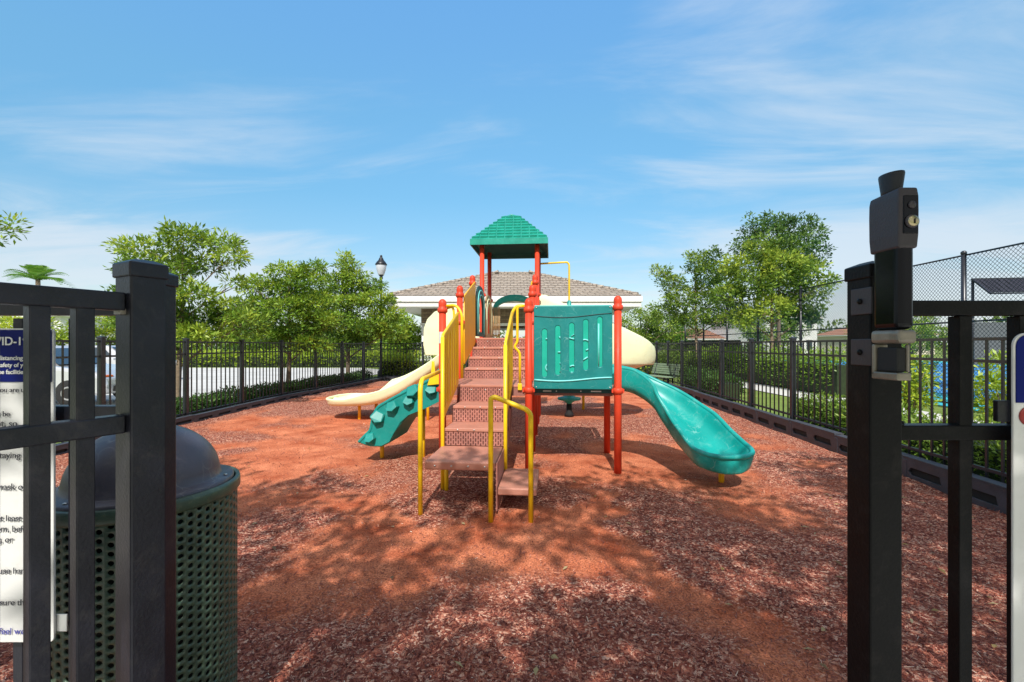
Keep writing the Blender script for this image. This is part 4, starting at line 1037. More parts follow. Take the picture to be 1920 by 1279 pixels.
# notice board on the left
SY = 1.165
def sx(px): return (px - 960) / 853.0 * SY
def sz_(py): return 1.5 - (py - 647) / 853.0 * SY
NB = thing('notice_sign', 'white notice with a blue header hanging behind the left gate pickets', 'sign', (sx(-150), SY, 0))
ox = sx(-150)
x0, x1 = sx(-400) - ox, sx(103) - ox; zb_, zt_ = sz_(1203), sz_(616); zh = sz_(716)
curve_plate('sign_board', [rrect(x0, zb_, x1, zt_, .012)], .006, PX_UZ(0), M['signwhite'], NB, .001)
curve_plate('blue_header', [[(x0 + .004, zh), (x1 - .004, zh), (x1 - .004, zt_ - .004), (x0 + .004, zt_ - .004)]], .002, PX_UZ(-.0045), M['signblue'], NB, .0003)
MB().box((x1 + .012, 0.006, sz_(1170)), (.03, .003, .045)).build('mounting_tab', M['bolt'], NB, bevel=.002)
def sign_line(pre, vis, suf, xa, xb, yb, mat, bold=0.0):
    w1 = text_w(vis, 1.0); size = (sx(xb) - sx(xa)) / w1
    wp = text_w(pre + vis, 1.0) - w1 if pre else 0
    Mx = Matrix.Translation((sx(xa) - wp * size - ox, -.0068, sz_(yb))) @ Matrix.Rotation(math.pi / 2, 4, 'X')
    text_mesh('lettering', pre + vis + suf, size, Mx, mat, NB, bold=bold * size)
sign_line('CO', 'VID-1', '9', -5, 43, 647, M['signwhite'], .015)
for pre, vis, suf, a, b_, y in (('', 'distancing', '', 2, 48, 675), ('the ', 'safety of y', 'our', 3, 49, 688), ('th', 'ese facilitie', 's', -1, 49, 701)):
    sign_line(pre, vis, suf, a, b_, y, M['signwhite'], .012)
for pre, vis, suf, a, b_, y, m_ in (('if', ' you are u', 'nwell', -1, 50, 735, 'ink'), ('must no', 't be', '', 1, 23, 780, 'ink'), ('prese', 'nt, so', '', -1, 37, 799, 'ink'), ('stayin', 'g', '', 36, 43, 858, 'ink'), ('a ', 'mask o', 'r', -1, 48, 917, 'ink'),
                                 ('for ', 'at least', '', 0, 46, 975, 'ink'), ('the ro', 'om, bef', 'ore', -1, 49, 995, 'ink'), ('eatin', 'g, or', '', -1, 30, 1015, 'ink'), ('Please ', 'use han', 'd', 3, 51, 1073, 'ink'), ('To e', 'nsure th', 'e', -2, 50, 1132, 'ink'), ('If you ', 'feel we', 'll', 3, 51, 1186, 'inkblue')):
    sign_line(pre, vis, suf, a, b_, y, M[m_])

# ------------------------------------------------------------------ foreground gate, right
RG = thing('metal_gate', 'black gate on the right with a tall magnetic latch on its post', 'gate', (.866, 1.09, 0))
po = MB().box((-.0, .0, .82), (.075, .075, 1.70)).build('gate_post', M['gateshaded'], RG, bevel=.004)
pcap((0, 0), .075, 1.682, 0, po)
for zt in (1.607, 1.307, .22):
    MB().bar((.038, .018, zt - .018), (1.7, .018, zt - .018), .036, .036).build('rail', M['gateshaded'], RG, bevel=.003)
MB().box((.053, .018, 1.309), (.03, .05, .004)).build('rail_bracket', M['gateshaded'], RG)
mb = MB()
for q in (.05, .075): mb.lathe([(.007, 0), (.007, .006), (.003, .009), (0, .0095)], (q, .012, 1.3085), 8)
mb.build('bolts', M['gateshaded'], RG, recalc=False)
for i in range(12):
    MB().box((.224 + .145 * i, .018, .885), (.031, .031, 1.37)).build('picket', M['gateshaded'], RG, bevel=.002)
# latch (local to the gate: post centre at 0,0; front face at y=-.0375)
lx0, ly0 = -.029, -.090
def rbox(name, w, d, z0, z1, mat, parent, bev=.006, dx=0, dy=0, seg=3):
    return MB().b2((lx0 + dx - w, ly0 + dy - d, z0), (lx0 + dx + w, ly0 + dy + d, z1)).build(name, mat, parent, bevel=bev, seg=seg)
lt = rbox('gate_latch', .0185, .037, 1.533, 1.722, M['latchgloss'], RG, .013, seg=5)
def ringr(w, d, z, dy=0): return [(lx0 - w, ly0 - d + dy, z), (lx0 + w, ly0 - d + dy, z), (lx0 + w, ly0 + d + dy, z), (lx0 - w, ly0 + d + dy, z)]
lv = ringr(.0205, .0395, 1.705) + ringr(.0218, .0415, 1.735) + ringr(.0220, .042, 1.785) + ringr(.0215, .042, 1.815)
lv += [(lx0 - .020, ly0 - .040, 1.834), (lx0 + .020, ly0 - .040, 1.834), (lx0 + .020, ly0 + .040, 1.830), (lx0 - .020, ly0 + .040, 1.830)]
hdo = MB().add(lv, [(3, 2, 1, 0), (16, 17, 18, 19)] + [(i * 4 + k, i * 4 + (k + 1) % 4, i * 4 + 4 + (k + 1) % 4, i * 4 + 4 + k) for i in range(4) for k in range(4)]).build('latch_head', M['latchplastic'], lt, bevel=.005, seg=3)
kb = MB(); kb.lathe([(.86, 1.824), (.87, 1.838), (1.06, 1.872), (1.04, 1.876), (0, 1.877)], (0, 0, 0), 28)
kb.v = [(lx0 + a * .0185, ly0 + .004 + b_ * .026, c) for a, b_, c in kb.v]; kb.build('release_knob', M['latchknob'], lt, recalc=False)
def disc(name, x, y, z, r, mat, parent, d=.006):
    mb = MB(); mb.lathe([(r, 0), (r, d), (r * .8, d + .002), (0, d + .002)], (0, 0, 0), 20)
    mb.v = [(x + a, y - c, z + b_) for a, b_, c in mb.v]; return mb.build(name, mat, parent, recalc=False)
fy = ly0 - .0415
MB().b2((lx0 - .014, fy - .002, 1.735), (lx0 + .018, fy + .004, 1.815)).build('front_plate', M['latchgloss'], lt, bevel=.0015)
disc('lock_plate', lx0 + .003, fy - .0015, 1.760, .0145, M['latchplastic'], lt, .003)
disc('key_cylinder', lx0 + .003, fy - .005, 1.760, .0115, M['brass'], lt, .002)
MB().box((lx0 + .003, fy - .0092, 1.759), (.0022, .003, .010)).build('key_slot', M['hole'], lt)
disc('release_button', lx0 + .003, fy - .002, 1.795, .008, M['latchplastic'], lt, .002)
rbox('latch_collar', .0200, .040, 1.503, 1.5325, M['latchmetal'], lt, .008)
mb = MB(); mb.b2((lx0 - .0195, ly0 + .027, 1.432), (lx0 + .012, ly0 + .036, 1.502)); mb.b2((lx0 - .0195, ly0 - .034, 1.424), (lx0 + .012, ly0 + .036, 1.4405)); mb.b2((lx0 + .006, ly0 - .030, 1.441), (lx0 + .012, ly0 - .022, 1.502))
mb.build('striker_cup', M['latchmetal'], lt, bevel=.003)
MB().b2((lx0 - .015, ly0 - .028, 1.4412), (lx0 + .0055, ly0 + .0265, 1.495)).build('striker_magnet', M['hole'], lt, bevel=.004)
for z in (1.452, 1.572):
    MB().b2((-.0415, -.045, z), (-.0378, .018, z + .062)).build('latch_bracket', M['latchplastic'], lt, bevel=.0015)
    mb = MB(); mb.lathe([(.007, 0), (.007, .003), (.0045, .005), (0, .0052)], (0, 0, 0), 12); mb.v = [(-.0415 - c, -.012 + a, z + .031 + b2) for a, b2, c in mb.v]
    mb.build('bolt', M['gateshaded'], lt, recalc=False)

# sign on the right gate
SR = thing('rules_sign', 'white sign with a blue rounded top fixed to the right gate', 'sign', (1.165, 1.06, 0))
curve_plate('sign_board', [rrect(0, .55, .46, 1.528, .03, 8)], .006, PX_UZ(0), M['signwhite'], SR, .0015)
hdr = [p for p in rrect(.004, 1.3, .456, 1.524, .028, 8) if p[1] > 1.33]
curve_plate('blue_header', [hdr + [(.004, 1.366), (.456, 1.366)]], .002, PX_UZ(-.0045), M['signblue'], SR, .0003)
for body, x, z, s_ in (('2', .017, 1.468, .03), ('The rules for this gate', .022, 1.425, .026)):
    pass
text_mesh('lettering', 'T', .030, Matrix.Translation((.021, -.0068, 1.425)) @ Matrix.Rotation(math.pi / 2, 4, 'X'), M['signwhite'], SR, bold=.0004)
disc('red_mark', .033, -.004, 1.335, .022, M['signred'], SR, .001)
MB().box((-.012, .012, 1.345), (.03, .012, .05)).build('mounting_tab', M['gate'], SR, bevel=.002)

# ------------------------------------------------------------------ trash can
TC = thing('trash_can', 'round green perforated trash can with a charcoal dome lid behind the left gate', 'trash can', (-1.385, 1.725, -.025))
BR = .295; nc, nr, zb0, zt0 = 60, 31, .05, .968
dz = (zt0 - zb0) / nr; V, F = [], []
for c in range(nc):
    off = dz * .5 if c % 2 else 0
    for r_ in range(nr):
        zc = zb0 + dz * (r_ + .5) + off - dz * .25
        base = len(V); pts = []
        for k in range(8):
            a = math.pi / 4 * k; m_ = max(abs(math.cos(a)), abs(math.sin(a))); pts.append((math.cos(a) / m_ * .5, math.sin(a) / m_ * .5, BR))
        for k in range(8): a = math.pi / 4 * k; pts.append((math.cos(a) * .335, math.sin(a) * .32, BR))
        for k in range(8): a = math.pi / 4 * k; pts.append((math.cos(a) * .29, math.sin(a) * .28, BR - .006))
        for a, b_, rad in pts:
            th = 2 * math.pi * (c + .5 + a) / nc; V.append((rad * math.cos(th), rad * math.sin(th), zc + b_ * dz))
        for q in (0, 8):
            for k in range(8): k2 = (k + 1) % 8; F.append((base + q + k, base + q + k2, base + q + 8 + k2, base + q + 8 + k))
arr_mesh('perforated_drum', V, F, M['binmetal'], TC)
MB().lathe([(BR - .03, .05), (BR - .03, .95)], (0, 0, 0), 40).build('liner', M['binliner'], TC, recalc=False)
MB().lathe([(BR - .01, .950), (BR + .004, .950), (BR + .011, .960), (BR + .011, .986), (BR + .008, .998), (BR - .004, 1.0), (BR - .008, .985), (BR - .01, .96)], (0, 0, 0), 56, capb=False, capt=False).build('top_rim', M['binmetal'], TC, recalc=False)
MB().lathe([(BR - .012, .05), (BR + .01, .05), (BR + .01, -.02), (BR - .012, -.02)], (0, 0, 0), 48, capb=False, capt=False).build('base_rim', M['binmetal'], TC, recalc=False)
prof = [(BR - .012, .965), (BR - .012, 1.004), (BR - .022, 1.010), (.245, 1.012), (.238, 1.018)]
for i in range(1, 13): a = math.pi / 2 * i / 12; prof.append((.236 * math.cos(a), 1.02 + .205 * math.sin(a)))
lid = MB().lathe(prof, (0, 0, 0), 56).build('dome_lid', M['bindome'], TC, recalc=False)
mb = MB()
for k in range(6): a = k * math.pi / 3 + .3; mb.lathe([(.007, 0), (.006, .004), (0, .005)], (.262 * math.cos(a), .262 * math.sin(a), 1.011), 10)
mb.build('rivets', M['bolt'], lid, recalc=False)

# ------------------------------------------------------------------ bench
BN = thing('park_bench', 'green slatted bench with black legs against the right fence', 'bench', (4.92, 15.3, 0), R(-70))
mb = MB()
for i in range(6): mb.box((0, -.20 + .075 * i, .45), (1.35, .062, .03))
mb.build('seat', M['bench'], BN, bevel=.006)
mb = MB()
for i in range(5): mb.box((0, .255 + .022 * i, .55 + .072 * i), (1.35, .03, .062), mat=Matrix.Rotation(R(-14), 4, 'X'))
mb.build('backrest', M['bench'], BN, bevel=.006)
for x in (-.5, .5):
    MB().tube(round_path([(x, -.18, -.05), (x, -.18, .42), (x, .20, .42), (x, .26, .55), (x, .36, .88)], .05), .028, 8).build('leg', M['lampblack'], BN, recalc=False)
    MB().tube([(x, .18, -.05), (x, .18, .42)], .028, 8).build('leg', M['lampblack'], BN, recalc=False)

# ------------------------------------------------------------------ pavilion
PV = thing('pavilion', 'white columned pavilion with stone header and grey tiled hip roof', 'pavilion', (0.1, 22, 0))
hw, dp = 6.15, 10.4; ez = 3.36; eh = .50
rz_ = 5.75; rh = 1.15
# hip roof in tile courses
def hip(name, mat, hw, d0, d1, ez, rh, rz, parent, courses=13, step=.06):
    ym = (d0 + d1) / 2; mb = MB()
    for c in range(courses):
        k0, k1 = c / courses, (c + 1) / courses
        def ringk(k, dzz=0):
            h = hw + (rh - hw) * k; a = d0 + (ym - d0) * k; b_ = d1 + (ym - d1) * k; z = ez + (rz - ez) * k + dzz
            return [(-h, a, z), (h, a, z), (h, b_, z), (-h, b_, z)]
        vs = ringk(k0, 0) + ringk(k0, step) + ringk(k1, 0.0)
        mb.add(vs, [(q + i, q + (i + 1) % 4, q + 4 + (i + 1) % 4, q + 4 + i) for q in (0, 4) for i in range(4)])
    return mb.build(name, mat, parent, recalc=False)
roofp = hip('roof', M['rooftile'], hw, 0, dp, ez + eh + .02, rh, rz_, PV)
mb = MB(); ym = dp / 2
for sx_ in (-1, 1):
    for y_ in (0, dp):
        n_ = 18
        for i in range(n_):
            k = (i + .5) / n_; x = sx_ * (hw + (rh - hw) * k); y = y_ + (ym - y_) * k; z = ez + eh + .05 + (rz_ - ez - eh) * k
            k2 = k + .07; a = Vector((x, y, z)); b_ = Vector((sx_ * (hw + (rh - hw) * k2), y_ + (ym - y_) * k2, z + .07 * (rz_ - ez - eh)))
            mb.tube([a, b_], [.11, .08], 8)
for i in range(8): mb.tube([(-rh + i * .29, ym, rz_ + .03), (-rh + (i + 1.1) * .29, ym, rz_ + .03)], [.11, .09], 8)
mb.build('ridge_tiles', M['rooftile'], roofp, recalc=False)
mb = MB()
mb.b2((-hw + .03, .03, ez + .002), (hw - .03, dp - .03, ez + .05)); mb.build('soffit', M['trim'], PV)
mb = MB()
for (a, b_) in (((-hw, 0), (hw, .06)), ((-hw, dp - .06), (hw, dp)), ((-hw, .061), (-hw + .06, dp - .061)), ((hw - .06, .061), (hw, dp - .061))):
    mb.b2((a[0], a[1], ez), (b_[0], b_[1], ez + .46))
fas = mb.build('fascia', M['trim'], PV)
mb = MB()
for (a, b_) in (((-hw - .05, -.07), (hw + .05, -.004)), ((-hw - .05, dp + .004), (hw + .05, dp + .07)), ((-hw - .07, -.003), (-hw - .004, dp + .003)), ((hw + .004, -.003), (hw + .07, dp + .003))):
    mb.b2((a[0], a[1], ez + .22), (b_[0], b_[1], ez + .5))
mb.build('gutter', M['trim'], fas, bevel=.02)
ix = 4.75; iy0, iy1 = 1.3, dp - 1.3
mb = MB()
mb.b2((-ix, iy0, 2.62), (ix, iy0 + .4, ez)); mb.b2((-ix, iy1 - .4, 2.62), (ix, iy1, ez)); mb.b2((-ix, iy0 + .401, 2.62), (-ix + .4, iy1 - .401, ez)); mb.b2((ix - .4, iy0 + .401, 2.62), (ix, iy1 - .401, ez))
mb.build('stone_header', M['brick'], PV)
mb = MB()
mb.b2((-ix - .05, iy0 - .05, 2.50), (ix + .05, iy0 + .45, 2.618)); mb.b2((-ix - .05, iy1 - .45, 2.50), (ix + .05, iy1 + .05, 2.618))
mb.build('header_trim', M['trim'], PV)
for x in (-ix, -1.7, 1.7, ix):
    for y in (iy0, iy1):
        xx = x + (.3 if x == -ix else (-.3 if x == ix else 0))
        c_ = MB().b2((xx - .28, y if y == iy0 else y - .45, -.1), (xx + .28, y + .45 if y == iy0 else y, 2.498)).build('column', M['wallwhite'], PV, bevel=.02)
        MB().b2((xx - .34, (y if y == iy0 else y - .45) - .06, -.1), (xx + .34, (y + .45 if y == iy0 else y) + .06, .9)).build('plinth', M['wallwhite'], c_, bevel=.02)
MB().b2((-ix + .7, iy1 - .3, -.05), (-1.99, iy1 - .1, 2.498)).build('back_wall', M['wallshaded'], PV)
MB().b2((-hw, 0, -.06), (hw, dp, -.012)).build('floor_slab', M['concrete'], PV)

# ------------------------------------------------------------------ street lamps
def lamp(label, x, y, H):
    t = thing('street_lamp', label, 'street lamp', (x, y, 0))
    MB().lathe([(.16, -.1), (.16, .3), (.10, .36), (.07, .8), (.055, 1.2), (.05, H - 1.1), (.09, H - 1.06), (.06, H - 1.0), (.11, H - .93)], (0, 0, 0), 16).build('pole', M['lampblack'], t, recalc=False)
    MB().lathe([(.12, H - .93), (.14, H - .88), (.20, H - .70), (.235, H - .52), (.225, H - .44)], (0, 0, 0), 20).build('lamp_globe', M['lampglass'], t, recalc=False)
    MB().lathe([(.26, H - .46), (.265, H - .43), (.20, H - .33), (.12, H - .24), (.10, H - .18), (.06, H - .12), (.05, H - .08), (.06, H - .05), (.02, H - .01), (0, H)], (0, 0, 0), 20).build('lamp_cap', M['lampblack'], t, recalc=False)
lamp('black lamp post with acorn lantern rising behind the trees left of the pavilion', -5.95, 20.7, 5.6)
lamp('small distant lamp post seen right of the pavilion roof', 12.7, 45, 5.1)

# ------------------------------------------------------------------ tennis court chain-link fence
CF = thing('chainlink_fence', 'tall black chain-link court fence beyond the right lawn', 'fence', (10.55, 7.5, 0))
cd = Vector((.045, 1, 0)).normalized(); CL_ = 26.0; HH = 3.62; sp = 3.28
npost = int(CL_ / sp) + 1
for i in range(npost):
    p = cd * (sp * i); q = MB().tube([(p.x, p.y, -.1), (p.x, p.y, HH + .06)], .05, 10).build('post', M['black'], CF, recalc=False)
    MB().lathe([(.058, 0), (.058, .05), (.03, .08), (0, .085)], (p.x, p.y, HH + .03), 10).build('post_cap', M['black'], q, recalc=False)
for i in range(npost - 1):
    a = cd * (sp * i); b_ = cd * (sp * (i + 1))
    for z in (HH, 2.05 if i > 0 else 2.05, .08): MB().tube([(a.x, a.y, z), (b_.x, b_.y, z)], .021, 8).build('rail', M['black'], CF, recalc=False)
    mb = MB(); g = .068
    k = -HH
    while k < sp:
        for sg in (1, -1):
            # wire s = k + z (or mirrored), clipped to the bay
            z0 = max(0.06, -k); z1 = min(HH, sp - k)
            if z1 - z0 > .05:
                s0, s1 = k + z0, k + z1
                if sg < 0: s0, s1 = sp - s0, sp - s1
                A_ = a + cd * s0; B_ = a + cd * s1
                mb.tube([(A_.x + .004 * sg, A_.y, z0), (B_.x + .004 * sg, B_.y, z1)], .0050, 3, caps=False)
        k += g * 1.41
    mb.build('wire_mesh', M['black'], CF, recalc=False)
sc = MB().b2((0, 0, 0), (.02, 1, 1))
WS = thing('wind_screen', 'dark wind screen cloth hung along the far stretch of court fence', 'wind screen', (11.2, 22.4, 0))
mb = MB(); a = Vector((0, 0, 0)); b_ = cd * 10.5
mb.add([(0.06, 0, .15), (b_.x + .06, b_.y, .15), (b_.x + .06, b_.y, 1.75), (0.06, 0, 1.75)], [(0, 1, 2, 3)]); mb.build('cloth', M['windscreen'], WS, recalc=False)
W2 = thing('wind_screen', 'grey wind screen on the court fence at the far side of the blue courts', 'wind screen', (30.2, 30, 0))
mb = MB(); mb.b2((0, 0, .2), (6, .03, 3.0)); mb.build('cloth', M['windscreen'], W2)
mb = MB()
for i in range(3): mb.tube([(i * 3, .06, -.1), (i * 3, .06, 3.1)], .04, 8)
mb.build('posts', M['black'], W2, recalc=False)

SC = thing('shade_canopy', 'dark slatted shade canopy standing beside the court behind the chain-link fence', 'canopy', (11.75, 11.4, 0), R(-8))
mb = MB()
for i in range(22): mb.box((.05 + .14 * i, .0, 2.98), (.122, .62, .012), mat=Matrix.Rotation(R(38), 4, 'X'))
mb.build('slats', M['canopy'], SC)
mb = MB()
for (a, b_) in (((0, -.26, 2.76), (3.1, -.26, 2.76)), ((0, .27, 3.19), (3.1, .27, 3.19)), ((0, -.26, 2.76), (0, .27, 3.19)), ((3.1, -.26, 2.76), (3.1, .27, 3.19))): mb.bar(a, b_, .035, .035)
mb.build('frame', M['black'], SC)
for x in (.02, 3.08):
    MB().tube([(x, .27, -.1), (x, .27, 3.18)], .03, 8).build('post', M['black'], SC, recalc=False)

# ------------------------------------------------------------------ parked car
def make_car(label, loc, rz, grp):
    t = thing('parked_car', label, 'car', loc, rz, grp)
    # side outline: x along the car (front at +x)
    prof = [(-2.25, .35), (-2.28, .75), (-2.2, 1.0), (-1.55, 1.02), (1.0, .98), (1.9, .86), (2.2, .70), (2.28, .45), (2.2, .28), (-2.2, .28)]
    b_ = MB().prism(prof, 'y', -.88, .88).build('body', M['carpaint'], t, bevel=.09, seg=3)
    cab = MB(); lo = [(-1.95, -.82), (.95, -.82), (.95, .82), (-1.95, .82)]; hi = [(-1.55, -.62), (.15, -.62), (.15, .62), (-1.55, .62)]
    cab.add([(x, y, .97) for x, y in lo] + [(x, y, 1.48) for x, y in hi], [(4, 5, 6, 7)] + [(i, (i + 1) % 4, 4 + (i + 1) % 4, 4 + i) for i in range(4)])
    cab.build('roof', M['carpaint'], t, bevel=.06, seg=3)
    def lerp(a, b2, k): return tuple(p + (q - p) * k for p, q in zip(a, b2))
    for s in (-1, 1):
        w = MB()
        for (a, c) in ((-1.80, -.75), (-.68, .55)):
            def pt(x, z):
                k = (z - .97) / .51; return (x if x < .3 else x - .55 * k, s * (.832 - .2 * k), z)
            xa = a + (.22 if a < -1 else 0)
            w.add([pt(a, 1.03), pt(c, 1.03), (c - (.5 if c > 0 else 0), s * (.832 - .2 * .8), 1.40), (xa, s * (.832 - .2 * .8), 1.40)], [(0, 1, 2, 3)])
        w.build('side_window', M['glass'], t)
        MB().lathe([(.0, -.03), (.03, -.03), (.06, 0), (.03, .03), (0, .03)], (.62, s * .98, 1.05), 10).build('wing_mirror', M['carpaint'], t, recalc=False)
        for x in (-1.4, 1.38):
            wl = MB(); wl.lathe([(.19, -.1), (.31, -.1), (.335, -.06), (.335, .06), (.31, .1), (.19, .1)], (0, 0, 0), 26); wl.v = [(x + a, s * .80 + c, .32 + b3) for a, b3, c in wl.v]
            wo = wl.build('wheel', M['tyre'], t, recalc=False)
            rm = MB(); rm.lathe([(.20, -.09), (.20, .09), (.15, .105), (.05, .08), (0, .085)], (0, 0, 0), 20); rm.v = [(x + a, s * .80 + c * s, .32 + b3) for a, b3, c in rm.v]
            rm.build('rim', M['rim'], wo, recalc=False)
        MB().box((2.02, s * .66, .68), (.30, .30, .16), .0).build('headlight', M['headlight'] if s < 0 else M['lampglass'], t, bevel=.04)
    MB().add([(.98, -.70, 1.02), (.98, .70, 1.02), (.28, .56, 1.42), (.28, -.56, 1.42)], [(0, 1, 2, 3)]).build('windscreen', M['glass'], t)
    MB().box((2.26, 0, .42), (.06, 1.3, .14)).build('grille', M['hole'], t, bevel=.02)
    return t
make_car('silver car parked on the bleached road, seen through the left gate pickets', (-12.2, 11.9, 0), R(2), None)
make_car('distant pale car parked behind the silver one across the road', (-17.0, 19.5, 0), R(4), None)

# ------------------------------------------------------------------ houses
def house(label, x, y, w, d, h, rz, wall, roofm, rh=2.0, two=True):
    t = thing('house', label, 'house', (x, y, 0), rz)
    MB().b2((-w / 2, -d / 2, -.2), (w / 2, d / 2, h)).build('wall', wall, t)
    rf_ = hip('roof', roofm, w / 2 + .5, -d / 2 - .5, d / 2 + .5, h + .18, max(.4, w / 2 - d / 2), h + rh, t, 8, .05)
    MB().b2((-w / 2 - .48, -d / 2 - .48, h + .002), (w / 2 + .48, d / 2 + .48, h + .17)).build('fascia', M['trim'], t)
    n = max(2, int(w / 3))
    for fl in range(2 if h > 4.5 else 1):
        for i in range(n):
            cx = -w / 2 + w * (i + .5) / n; z = 1.5 + 2.8 * fl
            f_ = MB().b2((cx - .62, -d / 2 - .06, z - .75), (cx + .62, -d / 2 - .002, z + .75)).build('window', M['trim'], t)
            MB().b2((cx - .52, -d / 2 - .07, z - .65), (cx - .03, -d / 2 - .061, z + .65)).b2((cx + .03, -d / 2 - .07, z - .65), (cx + .52, -d / 2 - .061, z + .65)).build('pane', M['glass'], f_)
    return t
house('white two storey house far behind the trees on the right, above the picket fence', 34, 62, 9, 9, 4.9, R(20), M['wallwhite'], M['terracotta'], 1.2)
house('low house with a salmon tiled roof beside the white house on the right', 26.5, 66, 9, 8, 2.2, R(10), M['wallcream'], M['terracotta'], 1.7)
house('terracotta roofed house at the right edge behind the court fence', 62, 78, 13, 10, 3.0, R(15), M['wallcream'], M['terracotta'], 2.4)
house('white house across the road behind the left gate leaf', -60, 62, 14, 9, 5.0, R(-20), M['wallwhite'], M['rooftile'], 1.6)

# ------------------------------------------------------------------ trees
make_tree('tree', 'tall spreading olive green tree behind the left gate post', (-7.75, 10.6, -.05),
          [(.1, 0, 4.05, .62, .28), (.95, .1, 3.95, .50, .22), (-.75, .1, 3.75, .75, .30), (1.35, -.2, 3.55, .38, .16), (-1.1, .5, 3.25, .62, .24), (.35, .3, 3.45, .6, .22), (-.2, -.5, 3.2, .65, .25), (1.3, .1, 3.02, .30, .10),
           (.5, -.4, 2.75, .62, .28), (-.7, -.2, 2.6, .75, .30), (1.05, .2, 2.4, .55, .22), (.3, .2, 2.25, .8, .30), (1.6, -.1, 2.05, .55, .25), (-.9, .2, 2.05, .75, .28), (.7, -.3, 1.75, .75, .25), (-.3, 0, 1.7, .7, .22)],
          .075, 14000, .13, .042, M['leaf_olive'], 11, 'trees along the left fence', sub=.11, tone0=.46)
make_tree('tree', 'rounded fresh green tree in the middle of the left row', (-6.85, 13.9, -.05),
          [(.75, .1, 3.95, .42, .17), (.1, 0, 3.8, .65, .24), (-.75, .2, 3.55, .5, .18), (-1.1, 0, 3.3, .45, .16), (.6, -.2, 3.45, .6, .25), (-.2, .3, 3.2, .75, .28), (-.9, .0, 2.75, .75, .28), (.7, .1, 2.85, .8, .3), (.1, -.4, 2.55, .8, .32), (-1.3, .1, 2.25, .7, .3), (1.1, 0, 2.3, .7, .28), (.2, .2, 2.0, .9, .3), (-.6, -.2, 1.75, .7, .25), (.7, -.1, 1.55, .6, .22)],
          .075, 14000, .13, .05, M['leaf_green'], 12, 'trees along the left fence', sub=.12, tone0=.46)
make_tree('tree', 'pointed yellow green tree in front of the lamp post beside the pavilion', (-6.6, 18.2, -.05),
          [(-.1, 0, 5.05, .28, .24), (0, 0, 4.7, .48, .26), (.25, .1, 4.3, .62, .26), (-.45, -.1, 4.15, .6, .24), (.95, .1, 3.95, .62, .28), (-.2, .1, 3.75, .85, .28), (-1.1, 0, 3.45, .75, .26), (1.2, -.1, 3.35, .8, .3), (.2, -.3, 3.2, .9, .3), (-1.5, .2, 2.85, .8, .28), (1.5, .1, 2.75, .85, .3), (-.3, -.3, 2.6, 1.0, .3), (.8, -.4, 2.25, 1.0, .3), (-1.2, -.1, 2.1, .9, .28), (1.7, 0, 2.1, .8, .28), (.2, 0, 1.75, .9, .25), (-.6, -.1, 1.5, .8, .22)],
          .085, 18500, .145, .055, M['leaf_olive'], 13, 'trees along the left fence', sub=.13, tone0=.45)
make_tree('tree', 'leaning tree at the left edge with one leafy branch reaching into view', (-9.22, 6.6, -.05),
          [(1.68, .1, 3.30, .34, .12), (1.3, .1, 3.18, .35, .11), (0, 0, 3.6, .8, .35), (-.8, .2, 3.2, .8, .35), (-.3, -.5, 2.9, .7, .3), (-.8, .4, 2.6, .6, .3), (-.9, -.3, 2.3, .7, .3)],
          .08, 7000, .095, .032, M['leaf_green'], 14, sub=.10, tone0=.38)
# right-hand oaks
make_tree('tree', 'left oak of the right group, loose crown beside the pavilion roof end', (9.9, 24.5, -.05), 
          [(-1.9, 0, 5.5, .55, .45), (-1.2, .2, 4.9, .85, .6), (.0, 0, 6.0, .8, .6), (.9, .2, 6.35, .65, .5), (.5, -.3, 5.2, .95, .7), (1.6, .2, 5.3, .8, .6), (-.8, -.2, 4.0, 1.0, .65), (.4, .2, 4.1, 1.0, .7), (1.6, -.2, 4.2, .9, .6), (-1.5, .3, 3.3, .8, .55), (-.2, -.3, 3.0, 1.0, .55), (1.2, .1, 3.0, .95, .55), (2.2, .1, 3.4, .7, .5)],
          .10, 11500, .16, .075, M['leaf_oak'], 21, 'oak trees on the right', sub=.17, tone0=.45)
make_tree('tree', 'bright green oak in front of the court fence, widest of the right group', (10.25, 17.9, -.05),
          [(-.4, 0, 5.3, .75, .55), (.6, .1, 5.35, .7, .5), (-1.4, .2, 4.7, .7, .5), (.1, -.3, 4.6, .9, .6), (1.2, .1, 4.5, .8, .55), (-.9, -.2, 3.9, .85, .55), (.5, .2, 3.7, .9, .6), (1.7, .1, 3.7, .6, .4), (2.2, 0, 4.05, .42, .25), (-1.7, .1, 3.5, .75, .5), (-.3, -.2, 3.0, .85, .5), (1.0, -.1, 3.0, .85, .5), (-1.2, .1, 2.65, .7, .42), (1.7, .1, 2.75, .55, .35)],
          .085, 12500, .15, .07, M['leaf_oak'], 22, 'oak trees on the right', sub=.17, tone0=.5)
make_tree('tree', 'tallest dark oak standing behind the bright one at the courts', (13.3, 22.6, -.05),
          [(-1.2, 0, 7.4, .8, .6), (-.2, .1, 7.7, .8, .55), (.9, 0, 7.55, .8, .55), (1.8, .1, 7.1, .7, .5), (-1.8, .2, 6.6, .7, .55), (-.6, -.2, 6.8, 1.0, .6), (.7, -.2, 6.6, 1.0, .65), (1.8, 0, 6.1, .75, .5), (-1.4, 0, 5.8, .9, .55), (0, .1, 5.7, 1.0, .6), (1.2, .1, 5.4, .9, .5), (-.8, 0, 4.9, .9, .5), (.6, .1, 4.7, .9, .5)],
          .12, 9000, .16, .08, M['leaf_oakdark'], 23, 'oak trees on the right', sub=.2, tone0=.42)
